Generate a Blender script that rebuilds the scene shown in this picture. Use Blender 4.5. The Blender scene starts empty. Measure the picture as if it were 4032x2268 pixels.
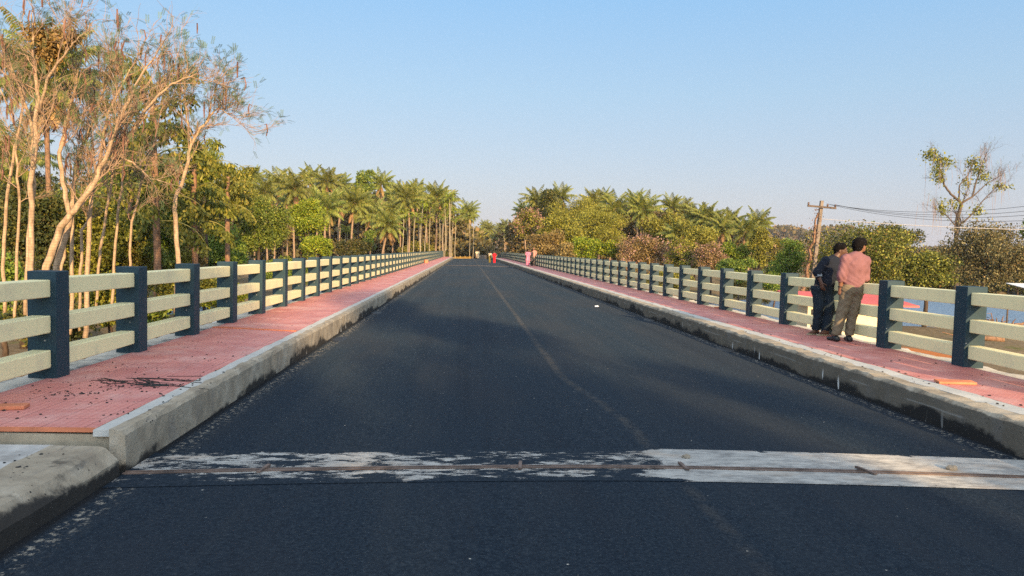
import bpy, math, random
import numpy as np
from mathutils import Vector, Matrix, Quaternion

S = bpy.context.scene
COL = S.collection
R = math.radians

# ------------------------------------------------------------------ camera
YAW, PITCH, ROLL, CZ, FPX = 0.0619, -0.0543, 0.0257, 1.3378, 2927.0
def cam_axes():
    r = Vector((math.cos(YAW), -math.sin(YAW), 0)); fh = Vector((math.sin(YAW), math.cos(YAW), 0)); up = Vector((0, 0, 1))
    fw = math.cos(PITCH) * fh + math.sin(PITCH) * up
    u = -math.sin(PITCH) * fh + math.cos(PITCH) * up
    rc = math.cos(ROLL) * r + math.sin(ROLL) * u
    uc = math.cos(ROLL) * u - math.sin(ROLL) * r
    return rc, uc, fw
RC, UC, FW = cam_axes()
cd = bpy.data.cameras.new('camera'); cam = bpy.data.objects.new('camera', cd); COL.objects.link(cam)
cd.sensor_width = 36; cd.lens = FPX / 4032 * 36; cd.clip_start = 0.05; cd.clip_end = 6000
cam.matrix_world = Matrix(((RC.x, UC.x, -FW.x, 0), (RC.y, UC.y, -FW.y, 0), (RC.z, UC.z, -FW.z, CZ), (0, 0, 0, 1)))
S.camera = cam

# ------------------------------------------------------------------ sky, sun, exposure
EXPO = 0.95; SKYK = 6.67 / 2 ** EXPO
SUN_AZ, SUN_EL = R(163), R(14.5)          # azimuth clockwise from +Y: low, behind the viewer
world = bpy.data.worlds.new('World'); S.world = world; world.use_nodes = True
wn = world.node_tree; bg = wn.nodes['Background']
sky = wn.nodes.new('ShaderNodeTexSky'); sky.sky_type = 'NISHITA'; sky.sun_disc = False
sky.sun_elevation = SUN_EL; sky.sun_rotation = SUN_AZ; sky.altitude = 20
sky.air_density = 1.0; sky.dust_density = 1.6; sky.ozone_density = 1.6
# the clear evening air opposite a low sun: the physical sky, pulled towards a hazy lavender horizon and a clean blue above, whitened overhead as added fill light
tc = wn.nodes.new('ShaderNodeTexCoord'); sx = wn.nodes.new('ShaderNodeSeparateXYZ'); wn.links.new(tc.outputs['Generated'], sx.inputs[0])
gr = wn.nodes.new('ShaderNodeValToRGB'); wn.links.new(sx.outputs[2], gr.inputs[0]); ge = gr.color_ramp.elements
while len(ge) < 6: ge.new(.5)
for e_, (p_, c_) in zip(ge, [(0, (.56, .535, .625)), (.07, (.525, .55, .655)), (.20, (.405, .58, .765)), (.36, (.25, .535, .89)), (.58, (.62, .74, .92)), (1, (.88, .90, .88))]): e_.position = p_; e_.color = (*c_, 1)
ss = wn.nodes.new('ShaderNodeMapRange'); ss.interpolation_type = 'SMOOTHSTEP'; wn.links.new(sx.outputs[1], ss.inputs[0])   # the sky is brighter round the sun; boosted here to lift the shade
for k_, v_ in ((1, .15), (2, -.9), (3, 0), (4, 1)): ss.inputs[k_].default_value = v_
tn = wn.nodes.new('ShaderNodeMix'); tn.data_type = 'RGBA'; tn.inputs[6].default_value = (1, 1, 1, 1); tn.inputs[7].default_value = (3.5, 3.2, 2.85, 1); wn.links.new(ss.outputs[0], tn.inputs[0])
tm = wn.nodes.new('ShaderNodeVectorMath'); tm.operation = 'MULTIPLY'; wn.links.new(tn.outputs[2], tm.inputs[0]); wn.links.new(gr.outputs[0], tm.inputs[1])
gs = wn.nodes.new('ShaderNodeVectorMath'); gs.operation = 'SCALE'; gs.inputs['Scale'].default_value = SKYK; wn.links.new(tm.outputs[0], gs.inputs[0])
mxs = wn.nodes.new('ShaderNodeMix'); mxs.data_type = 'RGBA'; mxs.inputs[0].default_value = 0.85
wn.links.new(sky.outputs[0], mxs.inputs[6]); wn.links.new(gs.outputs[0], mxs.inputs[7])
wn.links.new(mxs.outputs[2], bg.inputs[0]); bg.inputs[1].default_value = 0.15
SUND = Vector((math.sin(SUN_AZ) * math.cos(SUN_EL), math.cos(SUN_AZ) * math.cos(SUN_EL), math.sin(SUN_EL)))
sl = bpy.data.lights.new('sun', 'SUN'); sl.energy = 5.0; sl.angle = R(0.6); sl.color = (1.0, 0.68, 0.34)
so = bpy.data.objects.new('sun', sl); COL.objects.link(so); so.rotation_euler = SUND.to_track_quat('Z', 'Y').to_euler(); so.location = (0, 0, 60)
S.view_settings.view_transform = 'Standard'; S.view_settings.look = 'None'; S.view_settings.exposure = EXPO; S.view_settings.gamma = 1
S.cycles.max_bounces = 6; S.cycles.diffuse_bounces = 3; S.cycles.glossy_bounces = 2; S.cycles.transparent_max_bounces = 8
S.cycles.use_denoising = False

# ------------------------------------------------------------------ helpers
def ray(px, py):
    dx, dy = px - 2016, py - 1134
    return (RC * dx - UC * dy + FW * FPX)
def at(px, py, Y):
    d = ray(px, py); t = Y / d.y
    return Vector((d.x * t, Y, CZ + d.z * t))
def mpx(Y):
    return Y / FPX
def zf(y):                                   # footpath level along the bridge: almost flat, dropping past the far end
    if y < 128: return -0.0042 * y
    z0 = -0.0042 * 128
    if y < 146:
        t = (y - 128) / 18; return z0 - 18 * (0.0042 * t + (0.045 - 0.0042) * t * t / 2)
    z1 = z0 - 18 * (0.0042 + 0.0408 / 2)
    if y < 190: return z1 - 0.045 * (y - 146)
    return z1 - 0.045 * 44
ROADX = (-2.37, 4.70); XC = 1.165
def road_z(x, y):
    t = min(1.3, abs(x - XC) / 3.53)
    return zf(y) - 0.222 - 0.07 * t ** 1.6

class MB:
    def __init__(s): s.v = []; s.f = []; s.m = []; s.n = 0
    def add(s, v, f, m=0):
        v = np.asarray(v, float).reshape(-1, 3); b = s.n
        s.v.append(v); s.n += len(v)
        for q in f: s.f.append([i + b for i in q])
        s.m += [m] * len(f)
    def quads(s, v, m=0):                    # v: (n,4,3) independent quads
        v = np.asarray(v, float); n = len(v)
        if n == 0: return
        b = s.n; s.v.append(v.reshape(-1, 3)); s.n += 4 * n
        s.f += (np.arange(4 * n).reshape(n, 4) + b).tolist(); s.m += [m] * n
    def box(s, x0, x1, y0, y1, z0, z1, m=0):
        s.hexa([(x0, y0, z0), (x1, y0, z0), (x1, y1, z0), (x0, y1, z0), (x0, y0, z1), (x1, y0, z1), (x1, y1, z1), (x0, y1, z1)], m)
    def hexa(s, p, m=0):
        s.add(p, [(0, 3, 2, 1), (4, 5, 6, 7), (0, 1, 5, 4), (1, 2, 6, 5), (2, 3, 7, 6), (3, 0, 4, 7)], m)
    def tube(s, pts, rad, n=8, m=0, caps=True):
        P = [np.asarray(p, float) for p in pts]; k = len(P)
        rad = [rad] * k if np.isscalar(rad) else list(rad)
        V = []; prev = None
        for i in range(k):
            d = P[min(i + 1, k - 1)] - P[max(i - 1, 0)]; d = d / (np.linalg.norm(d) + 1e-9)
            if prev is None:
                a = np.array([0, 0, 1.]) if abs(d[2]) < .9 else np.array([1., 0, 0])
                u = np.cross(d, a)
            else: u = prev - d * np.dot(prev, d)
            u = u / (np.linalg.norm(u) + 1e-9); prev = u; w = np.cross(d, u)
            for j in range(n):
                t = 2 * math.pi * j / n; V.append(P[i] + rad[i] * (math.cos(t) * u + math.sin(t) * w))
        F = [(i * n + j, i * n + (j + 1) % n, (i + 1) * n + (j + 1) % n, (i + 1) * n + j) for i in range(k - 1) for j in range(n)]
        if caps: F += [tuple(range(n))[::-1], tuple((k - 1) * n + j for j in range(n))]
        s.add(V, F, m)
    def ball(s, c, r, m=0, nu=8, nv=6):
        r = np.array([r, r, r] if np.isscalar(r) else r, float); V = [np.array(c) + r * (0, 0, 1)]
        for i in range(1, nv):
            for j in range(nu):
                a, b = math.pi * i / nv, 2 * math.pi * j / nu
                V.append(np.array(c) + r * (math.sin(a) * math.cos(b), math.sin(a) * math.sin(b), math.cos(a)))
        V.append(np.array(c) - r * (0, 0, 1)); F = []
        for j in range(nu):
            F.append((0, 1 + j, 1 + (j + 1) % nu)); F.append((len(V) - 1, 1 + (nv - 2) * nu + (j + 1) % nu, 1 + (nv - 2) * nu + j))
            for i in range(nv - 2): F.append((1 + i * nu + j, 1 + (i + 1) * nu + j, 1 + (i + 1) * nu + (j + 1) % nu, 1 + i * nu + (j + 1) % nu))
        s.add(V, F, m)
    def mesh(s, name, mats, smooth=False):
        me = bpy.data.meshes.new(name)
        V = np.concatenate(s.v) if s.v else np.zeros((0, 3))
        me.vertices.add(len(V)); me.vertices.foreach_set('co', V.astype(np.float32).ravel())
        L = np.fromiter((i for q in s.f for i in q), dtype=np.int32); n = np.array([len(q) for q in s.f], dtype=np.int32)
        me.loops.add(len(L)); me.loops.foreach_set('vertex_index', L)
        me.polygons.add(len(n)); me.polygons.foreach_set('loop_start', (np.cumsum(n) - n).astype(np.int32))
        for m in (mats if isinstance(mats, (list, tuple)) else [mats]): me.materials.append(m)
        me.polygons.foreach_set('material_index', np.array(s.m, dtype=np.int32))
        me.polygons.foreach_set('use_smooth', np.full(len(n), smooth))
        me.update(calc_edges=True); me.validate(); return me
    def build(s, name, mats, parent=None, smooth=False, loc=None):
        o = bpy.data.objects.new(name, s.mesh(name, mats, smooth)); COL.objects.link(o)
        if parent is not None: o.parent = parent
        if loc is not None: o.location = loc
        return o
def tag(o, label=None, cat=None, group=None, kind=None):
    if label: o['label'] = label
    if cat: o['category'] = cat
    if group: o['group'] = group
    if kind: o['kind'] = kind
    return o
def thing(name, label, cat, loc=(0, 0, 0), group=None, rz=0):
    o = bpy.data.objects.new(name, None); COL.objects.link(o); o.location = loc; o.rotation_euler.z = rz
    return tag(o, label, cat, group)
def bevel(o, w, seg=2):
    b = o.modifiers.new('bevel', 'BEVEL'); b.width = w; b.segments = seg; b.limit_method = 'ANGLE'; return o
ORD = 'first second third fourth fifth sixth seventh eighth ninth tenth eleventh twelfth thirteenth fourteenth fifteenth sixteenth seventeenth eighteenth nineteenth twentieth twenty-first twenty-second twenty-third twenty-fourth'.split()

# ------------------------------------------------------------------ materials
class NT:
    def __init__(s, name):
        s.mat = bpy.data.materials.new(name); s.mat.use_nodes = True; s.t = s.mat.node_tree; s.b = s.t.nodes['Principled BSDF']
    def n(s, typ, **kw):
        o = s.t.nodes.new(typ)
        for k, v in kw.items(): setattr(o, k, v)
        return o
    def l(s, a, b): s.t.links.new(a, b)
    def val(s, inp, v):
        if hasattr(v, 'is_linked'): s.l(v, inp)
        elif isinstance(v, (tuple, list)) and len(v) == 3 and inp.type == 'RGBA': inp.default_value = (*v, 1)
        else: inp.default_value = v
    def math(s, op, a, b=0.0, c=None, clamp=False):
        o = s.n('ShaderNodeMath', operation=op, use_clamp=clamp); s.val(o.inputs[0], a); s.val(o.inputs[1], b)
        if c is not None: s.val(o.inputs[2], c)
        return o.outputs[0]
    def coord(s, scale=(1, 1, 1), kind='Object'):
        c = s.n('ShaderNodeTexCoord'); m = s.n('ShaderNodeMapping'); m.inputs['Scale'].default_value = scale
        s.l(c.outputs[kind], m.inputs[0]); return m.outputs[0]
    def sep(s, v):
        o = s.n('ShaderNodeSeparateXYZ'); s.l(v, o.inputs[0]); return o.outputs
    def noise(s, vec, scale, detail=4, rough=.55, dist=0.0):
        o = s.n('ShaderNodeTexNoise'); s.l(vec, o.inputs['Vector']); o.inputs['Scale'].default_value = scale
        o.inputs['Detail'].default_value = detail; o.inputs['Roughness'].default_value = rough; o.inputs['Distortion'].default_value = dist
        return o.outputs[0]
    def ramp(s, fac, stops):
        o = s.n('ShaderNodeValToRGB'); e = o.color_ramp.elements
        while len(e) < len(stops): e.new(.5)
        for i, (p, c) in enumerate(stops):
            e[i].position = p; e[i].color = (c, c, c, 1) if np.isscalar(c) else (*c, 1)
        s.l(fac, o.inputs[0]); return o.outputs[0]
    def step(s, v, lo, hi):
        o = s.n('ShaderNodeMapRange', interpolation_type='SMOOTHSTEP'); s.val(o.inputs[0], v); s.val(o.inputs[1], lo); s.val(o.inputs[2], hi); return o.outputs[0]
    def mix(s, f, a, b, mode='MIX'):
        o = s.n('ShaderNodeMix', data_type='RGBA', blend_type=mode); s.val(o.inputs[0], f); s.val(o.inputs[6], a); s.val(o.inputs[7], b); return o.outputs[2]
    def bump(s, h, strength=.3, dist=.01):
        o = s.n('ShaderNodeBump'); o.inputs['Strength'].default_value = strength; o.inputs['Distance'].default_value = dist
        s.l(h, o.inputs['Height']); s.l(o.outputs[0], s.b.inputs['Normal'])
    def out(s, col, rough=.7, spec=.4, retro=0.0):
        s.b.inputs['Diffuse Roughness'].default_value = retro
        s.val(s.b.inputs['Base Color'], col); s.val(s.b.inputs['Roughness'], rough); s.val(s.b.inputs['Specular IOR Level'], spec); return s.mat

def m_plain(name, col, rough=.7, var=.15, scale=6, spec=.4, bump=0, bscale=40):
    t = NT(name); c = t.coord(); f = t.noise(c, scale)
    a = tuple(x * (1 - var) for x in col); b = tuple(min(1, x * (1 + var)) for x in col)
    if bump: t.bump(t.noise(c, bscale, 3), bump, .01)
    return t.out(t.ramp(f, [(.3, a), (.7, b)]), rough, spec)
def m_leaf(name, dark, light, tip=None, transl=.15, rough=.6):
    t = NT(name); g = t.n('ShaderNodeNewGeometry'); oi = t.n('ShaderNodeObjectInfo')
    st = [(0, dark), (.75, light)] + ([(1, tip)] if tip else [])
    col = t.ramp(g.outputs['Random Per Island'], st)
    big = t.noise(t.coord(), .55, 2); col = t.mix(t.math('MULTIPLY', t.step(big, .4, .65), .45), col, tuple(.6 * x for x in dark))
    hsv = t.n('ShaderNodeHueSaturation'); t.l(col, hsv.inputs['Color'])
    t.l(t.math('MULTIPLY_ADD', oi.outputs['Random'], .024, .486), hsv.inputs['Hue']); t.l(t.math('MULTIPLY_ADD', oi.outputs['Random'], .26, .87), hsv.inputs['Value'])
    t.out(hsv.outputs[0], rough, .3)
    tr = t.n('ShaderNodeBsdfTranslucent'); t.l(hsv.outputs[0], tr.inputs[0])
    mx = t.n('ShaderNodeMixShader'); mx.inputs[0].default_value = transl
    t.l(t.b.outputs[0], mx.inputs[1]); t.l(tr.outputs[0], mx.inputs[2]); t.l(mx.outputs[0], t.t.nodes['Material Output'].inputs[0])
    return t.mat
def m_bark(name, a, b, scale=(6, 6, 1.5), rings=0):
    t = NT(name); c = t.coord(scale); f = t.noise(c, 2.5, 5, .6)
    col = t.ramp(f, [(.3, a), (.68, b)])
    if rings:
        w = t.n('ShaderNodeTexWave', wave_type='BANDS', bands_direction='Z'); t.l(t.coord(), w.inputs[0]); w.inputs['Scale'].default_value = rings; w.inputs['Distortion'].default_value = 2
        col = t.mix(t.math('MULTIPLY', t.step(w.outputs[1], .75, .95), .25), col, tuple(.4 * x for x in a))
    t.bump(f, .4, .02); return t.out(col, .85, .2)

def m_asphalt():
    t = NT('asphalt'); c = t.coord(); x, y, z = t.sep(c)
    fine = t.noise(c, 42, 4, .75); big = t.noise(t.coord((1, .25, 1)), .8, 4); mid = t.noise(c, 7, 4, .6)
    col = t.ramp(fine, [(.28, (.003, .006, .012)), (.5, (.010, .0185, .031)), (.66, (.025, .035, .048)), (.8, (.065, .075, .088))])
    col = t.mix(t.math('MULTIPLY', t.step(big, .42, .62), .4), col, (.022, .026, .034))
    lane = t.noise(t.coord((2.2, .05, 1)), 1.3, 4, .6); col = t.mix(t.math('MULTIPLY', t.step(lane, .48, .66), .22), col, (.024, .030, .038)); col = t.mix(t.math('MULTIPLY', t.step(lane, .46, .34), .25), col, (.006, .010, .018))
    v = t.n('ShaderNodeTexVoronoi'); t.l(c, v.inputs['Vector']); v.inputs['Scale'].default_value = 9       # pale chips
    col = t.mix(t.math('MULTIPLY', t.math('LESS_THAN', v.outputs['Distance'], .06), t.step(mid, .54, .64)), col, (.34, .33, .30))
    # dusty joint between the two laid widths
    wob = t.math('MULTIPLY_ADD', t.noise(t.coord((.0, .35, 0)), 1.0, 2), .05, -.025)
    ctr = t.math('ADD', t.math('MULTIPLY_ADD', t.step(y, 9.5, 6.5), .3, 1.22), wob)
    dd = t.math('ABSOLUTE', t.math('SUBTRACT', x, ctr))
    line = t.math('MULTIPLY', t.step(dd, .085, .01), t.step(t.math('ADD', t.math('MULTIPLY', fine, .5), t.math('MULTIPLY', mid, .6)), .42, .68))
    col = t.mix(t.math('MULTIPLY', line, t.math('MULTIPLY_ADD', t.step(y, 3.5, 7.0), .22, .2)), col, (.085, .076, .064))
    # grit along the kerb foot
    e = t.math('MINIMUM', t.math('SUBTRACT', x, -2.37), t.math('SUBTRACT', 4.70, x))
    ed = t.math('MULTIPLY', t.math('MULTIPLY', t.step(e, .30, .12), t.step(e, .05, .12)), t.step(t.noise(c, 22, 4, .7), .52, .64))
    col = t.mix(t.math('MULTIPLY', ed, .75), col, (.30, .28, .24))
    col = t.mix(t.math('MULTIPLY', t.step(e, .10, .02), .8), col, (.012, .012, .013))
    t.bump(t.math('ADD', fine, t.math('MULTIPLY', mid, .3)), .8, .015)
    return t.out(col, t.ramp(big, [(.3, .80), (.7, .92)]), .10, 1.0)
def m_header():
    t = NT('header_concrete'); c = t.coord(); x, y, z = t.sep(c)
    st = t.coord((1.3, 3.6, 1)); n1 = t.noise(st, 2.2, 7, .78); n2 = t.noise(c, .8, 3)
    ey = t.math('MINIMUM', t.math('SUBTRACT', .52, y), t.math('ADD', y, .32)); n1 = t.math('SUBTRACT', n1, t.math('MULTIPLY', t.step(ey, .13, .0), t.math('MULTIPLY_ADD', t.noise(c, 5, 4, .7), .75, -.2)))
    th = t.math('ADD', n1, t.math('ADD', t.math('MULTIPLY_ADD', t.step(x, 1.35, 1.75), .34, -.03), t.math('MULTIPLY', t.math('SUBTRACT', n2, .5), .5)))
    m = t.step(th, .47, .52)
    con = t.ramp(t.noise(st, 5, 5, .7), [(.3, (.13, .13, .13)), (.5, (.27, .27, .265)), (.75, (.40, .39, .37))])
    con = t.mix(t.math('MULTIPLY', t.step(t.noise(st, 1.1, 3), .55, .7), .4), con, (.32, .25, .19)); con = t.mix(t.math('MULTIPLY', t.step(t.noise(t.coord((1.2, 2.5, 1)), 1.6, 5, .7), .54, .68), .55), con, (.12, .12, .125))
    t.bump(t.math('ADD', m, t.noise(c, 40, 3)), .5, .006)
    return t.out(t.mix(m, t.ramp(t.noise(c, 42, 4, .75), [(.3, (.003, .007, .012)), (.55, (.012, .020, .032)), (.75, (.035, .042, .052))]), con), .88, .12, 1.0)
def m_kerb(name, k, overlay_col):
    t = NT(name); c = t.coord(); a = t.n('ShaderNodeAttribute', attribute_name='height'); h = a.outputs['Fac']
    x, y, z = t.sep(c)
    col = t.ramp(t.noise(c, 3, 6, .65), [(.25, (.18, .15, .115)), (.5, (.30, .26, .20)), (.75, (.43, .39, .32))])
    col = t.mix(t.math('MULTIPLY', t.step(t.math('ADD', h, t.math('MULTIPLY_ADD', t.noise(c, 6, 4, .7), .1, -.05)), .285, .255), k), col, overlay_col)  # face toned darker than the kerb top, with a ragged upper limit
    col = t.mix(t.math('MULTIPLY', t.step(t.noise(t.coord((14, 2.5, 1.2)), 1.5, 4), .55, .72), .5), col, (.16, .15, .14))   # vertical streaks
    n = t.noise(t.coord((1, .55, 1)), 1.1, 4, .6); sm = t.noise(c, 14, 4, .7)
    edge = t.math('ADD', t.math('ADD', t.math('MULTIPLY_ADD', n, .80, -.31), t.math('MULTIPLY', t.step(y, 5.32, 5.2), .075)), t.math('MULTIPLY_ADD', sm, .12, -.06))
    bit = t.step(t.math('SUBTRACT', edge, h), -.02, .05)                                    # bitumen splashed on the foot
    if k: ln = t.math('MULTIPLY', t.step(t.math('ABSOLUTE', t.math('SUBTRACT', h, .165)), .012, .004), t.step(t.noise(t.coord((1, .6, 0)), 1.5, 3), .5, .56)); col = t.mix(t.math('MULTIPLY', ln, .4), col, (.36, .35, .33))
    bit = t.math('MULTIPLY', bit, t.step(y, 80, 30))
    col = t.mix(t.math('MULTIPLY', bit, .95), col, (.014, .014, .015))
    dr = t.math('MULTIPLY', t.step(t.noise(t.coord((1, 5, .8)), 1.6, 2), .66, .72), t.step(h, .2, .1))
    dr = t.math('MULTIPLY', dr, t.step(t.noise(c, .35, 1), .48, .56)); col = t.mix(dr, col, (.62, .62, .60))    # lime runs
    sp = t.n('ShaderNodeTexVoronoi'); t.l(c, sp.inputs['Vector']); sp.inputs['Scale'].default_value = 22
    col = t.mix(t.math('MULTIPLY', t.math('LESS_THAN', sp.outputs['Distance'], .16), t.math('MULTIPLY', t.step(y, 9, 5), t.step(t.noise(c, 2.5, 2), .5, .56))), col, (.016, .016, .017))
    t.bump(t.math('ADD', t.noise(c, 12, 5, .7), t.math('MULTIPLY', t.noise(c, 70, 2), .4)), .5, .02)
    return t.out(col, .88, .25)
def m_slab(name, a, b, wet=None):
    t = NT(name); c = t.coord(); col = t.ramp(t.noise(c, 4, 6, .7), [(.3, a), (.7, b)])
    if wet: col = t.mix(t.math('MULTIPLY', t.step(t.noise(c, 1.3, 4, .7), .56, .66), .8), col, wet)
    t.bump(t.noise(c, 18, 5, .7), .4, .015); return t.out(col, .88, .25)
def m_tile():
    t = NT('red_tiles'); c = t.coord(); x, y, z = t.sep(c)
    def groove(v, p, w):
        f = t.math('FRACT', t.math('DIVIDE', v, p)); d = t.math('ABSOLUTE', t.math('SUBTRACT', f, .5)); return t.step(d, .5 - w, .5 - w * .3)
    gx, gy = groove(x, .06, .2), groove(y, .06, .16)
    g = t.math('MAXIMUM', gx, gy); J = t.math('MAXIMUM', groove(x, .3, .022), groove(y, .3, .022))
    idv = t.n('ShaderNodeCombineXYZ'); t.l(t.math('FLOOR', t.math('DIVIDE', x, .3)), idv.inputs[0]); t.l(t.math('FLOOR', t.math('DIVIDE', y, .3)), idv.inputs[1])
    w = t.n('ShaderNodeTexWhiteNoise'); t.l(idv.outputs[0], w.inputs[0])
    col = t.ramp(w.outputs[0], [(0, (.46, .160, .145)), (.5, (.52, .190, .168)), (1, (.58, .225, .195))])
    col = t.mix(t.math('MULTIPLY', g, .3), col, (.26, .065, .06))
    col = t.mix(t.math('MULTIPLY', J, .42), col, (.20, .07, .06))
    col = t.mix(t.math('MULTIPLY', t.step(t.noise(c, 2.2, 6, .7), .45, .72), .38), col, (.64, .38, .35))       # cement dust
    col = t.mix(t.math('MULTIPLY', t.step(t.noise(c, .7, 5, .7), .5, .66), .35), col, (.66, .46, .42))
    col = t.mix(t.math('MULTIPLY', t.step(t.noise(t.coord((1, .3, 1)), 1.4, 5, .7), .56, .68), .35), col, (.30, .10, .09))
    t.bump(t.math('SUBTRACT', t.math('SUBTRACT', 1, t.math('MULTIPLY', g, .5)), t.math('MULTIPLY', J, .6)), .55, .008)
    return t.out(col, .6, .4)
def m_paint(name, col, overlay_col, rough=.45):
    t = NT(name); c = t.coord(); f = t.noise(c, 2.0, 5, .65)
    k = t.mix(t.math('MULTIPLY', t.step(f, .48, .72), .6), col, overlay_col)  # dirt blotches over the paint
    k = t.mix(t.math('MULTIPLY', t.step(t.noise(t.coord((5, 5, .8)), 1.2, 5, .7), .56, .74), .3), k, tuple(.7 * q for q in overlay_col))
    sp = t.n('ShaderNodeTexVoronoi'); t.l(c, sp.inputs['Vector']); sp.inputs['Scale'].default_value = 7
    k = t.mix(t.math('MULTIPLY', t.math('LESS_THAN', sp.outputs['Distance'], .06), .6), k, (.45, .45, .42))
    t.bump(t.noise(c, 16, 4, .6), .2, .01); return t.out(k, rough, .25)
def m_water():
    t = NT('river_water'); c = t.coord((1, .6, 1))
    n = t.math('ADD', t.noise(c, 1.1, 4, .6), t.math('MULTIPLY', t.noise(c, 4, 3), .5)); t.bump(n, .9, .45)
    return t.out((.13, .20, .29), .3, .6)
def m_ground():
    t = NT('earth'); c = t.coord(); f = t.noise(c, .25, 6, .65); g = t.noise(c, 3, 5, .7)
    col = t.ramp(g, [(.3, (.10, .075, .045)), (.55, (.17, .13, .08)), (.75, (.23, .17, .11))])
    col = t.mix(t.step(f, .54, .64), col, t.ramp(g, [(.3, (.065, .07, .02)), (.7, (.16, .15, .06))]))
    x, y, z = t.sep(c)                                                             # red soil heap beside the bridge
    d = t.math('SQRT', t.math('ADD', t.math('POWER', t.math('SUBTRACT', x, 23.0), 2), t.math('POWER', t.math('SUBTRACT', y, 35.5), 2)))
    col = t.mix(t.step(t.math('ADD', d, t.math('MULTIPLY', g, 3)), 5.0, 3.6), col, (.42, .15, .05))
    t.bump(g, .6, .08); return t.out(col, .95, .1)
M = {}
M['asphalt'] = m_asphalt(); M['header'] = m_header(); M['kerb'] = m_kerb('kerb_concrete', 0.0, (.1, .1, .1)); M['kerb_dark'] = m_kerb('dark_face_kerb_concrete', .82, (.105, .090, .072)); M['tile'] = m_tile()
M['mortar'] = m_slab('mortar', (.36, .37, .36), (.48, .48, .46)); M['edge'] = m_slab('deck_concrete', (.40, .38, .34), (.62, .60, .55), (.10, .10, .10))
M['riser'] = m_slab('riser_concrete', (.24, .20, .145), (.40, .34, .25)); M['slab'] = m_slab('approach_concrete', (.30, .30, .295), (.50, .50, .49), (.22, .21, .20))
M['blue'] = m_paint('blue_paint', (.012, .036, .053), (.028, .046, .058), .55); M['cream'] = m_paint('cream_paint', (.82, .75, .43), (.60, .55, .36), .5)
M['water'] = m_water(); M['earth'] = m_ground()
M['steel'] = m_plain('rusty_steel', (.12, .085, .07), .6, .5, 9, .3, .2); M['gap'] = m_plain('joint_seal', (.012, .010, .009), .9, .4, 14)
M['terracotta'] = m_plain('terracotta', (.50, .17, .085), .75, .2, 9); M['bitumen'] = m_plain('bitumen', (.012, .012, .013), .6, .3, 30)
M['stone'] = m_plain('stone', (.22, .19, .15), .85, .3, 12); M['paper'] = m_plain('paper', (.8, .8, .78), .8, .05)
M['bark_pale'] = m_bark('pale_bark', (.20, .135, .085), (.48, .345, .225), (5, 5, 2.0), 5); M['vine'] = m_plain('dry_vine', (.30, .19, .13), .85, .25, 3); M['bark_twig'] = m_plain('twig_bark', (.29, .19, .125), .85, .3, 3)
M['bark_red'] = m_bark('reddish_bark', (.10, .06, .04), (.30, .17, .10), (5, 5, 2), 3); M['bark_dark'] = m_bark('dark_bark', (.030, .022, .017), (.10, .068, .048))
M['bark_palm'] = m_bark('palm_bark', (.16, .11, .075), (.36, .25, .165), (4, 4, 2), 4); M['bark_areca'] = m_bark('areca_bark', (.20, .17, .12), (.44, .37, .27), (4, 4, 2), 2)
M['bark_grey'] = m_bark('grey_bark', (.055, .042, .034), (.14, .105, .08))
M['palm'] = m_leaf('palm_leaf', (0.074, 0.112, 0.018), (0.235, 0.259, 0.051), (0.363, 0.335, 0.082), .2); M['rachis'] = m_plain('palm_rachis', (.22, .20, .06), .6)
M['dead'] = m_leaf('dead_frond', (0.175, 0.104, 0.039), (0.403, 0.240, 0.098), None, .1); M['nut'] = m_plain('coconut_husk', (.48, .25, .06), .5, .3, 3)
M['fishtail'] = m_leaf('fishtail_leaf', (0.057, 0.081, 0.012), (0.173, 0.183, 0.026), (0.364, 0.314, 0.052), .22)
M['feather'] = m_leaf('feathery_leaf', (0.098, 0.144, 0.062), (0.168, 0.230, 0.109), None, .3); M['pod'] = m_plain('seed_pod', (.16, .075, .05), .7, .3)
M['creeper'] = m_leaf('dry_creeper', (0.123, 0.080, 0.026), (0.298, 0.176, 0.058), None, .1)
M['olive'] = m_leaf('olive_leaf', (0.095, 0.101, 0.012), (0.253, 0.244, 0.031), (0.400, 0.338, 0.054)); M['green'] = m_leaf('green_leaf', (0.053, 0.097, 0.011), (0.179, 0.244, 0.029), (0.317, 0.327, 0.057))
M['bright'] = m_leaf('bright_leaf', (0.087, 0.139, 0.007), (0.241, 0.294, 0.017), (0.385, 0.359, 0.035)); M['darkgreen'] = m_leaf('dark_leaf', (0.024, 0.038, 0.009), (0.091, 0.099, 0.021), (0.201, 0.160, 0.035))
M['dry'] = m_leaf('dry_leaf', (0.11, 0.08, 0.028), (0.27, 0.185, 0.06), (0.36, 0.26, 0.10)); M['yellowgrass'] = m_leaf('reed_blade', (0.175, 0.160, 0.026), (0.420, 0.320, 0.065), (0.560, 0.416, 0.104))
M['blossom'] = m_leaf('pink_blossom', (.34, .17, .13), (.47, .27, .22), (.56, .38, .33), .2)
M['farleaf'] = m_leaf('far_leaf', (0.067, 0.064, 0.021), (0.164, 0.129, 0.041), (0.251, 0.160, 0.070), .1)
M['twiggy'] = m_leaf('twiggy_leaf', (0.058, 0.057, 0.020), (0.210, 0.187, 0.070), (0.336, 0.297, 0.130), .12); M['golden'] = m_leaf('golden_leaf', (0.032, 0.042, 0.007), (0.158, 0.165, 0.025), (0.357, 0.319, 0.060), .15)
M['pole'] = m_slab('pole_concrete', (.13, .105, .085), (.24, .20, .165)); M['wire'] = m_plain('wire', (.03, .03, .035), .5); M['whitewire'] = m_plain('pale_cable', (.75, .65, .55), .5)
M['roof'] = m_plain('red_roof_paint', (.60, .10, .075), .5, .1, 1.5); M['wall'] = m_slab('cream_wall', (.62, .52, .34), (.74, .64, .44)); M['bluewall'] = m_slab('pale_blue_wall', (.40, .46, .52), (.50, .56, .62))
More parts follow.
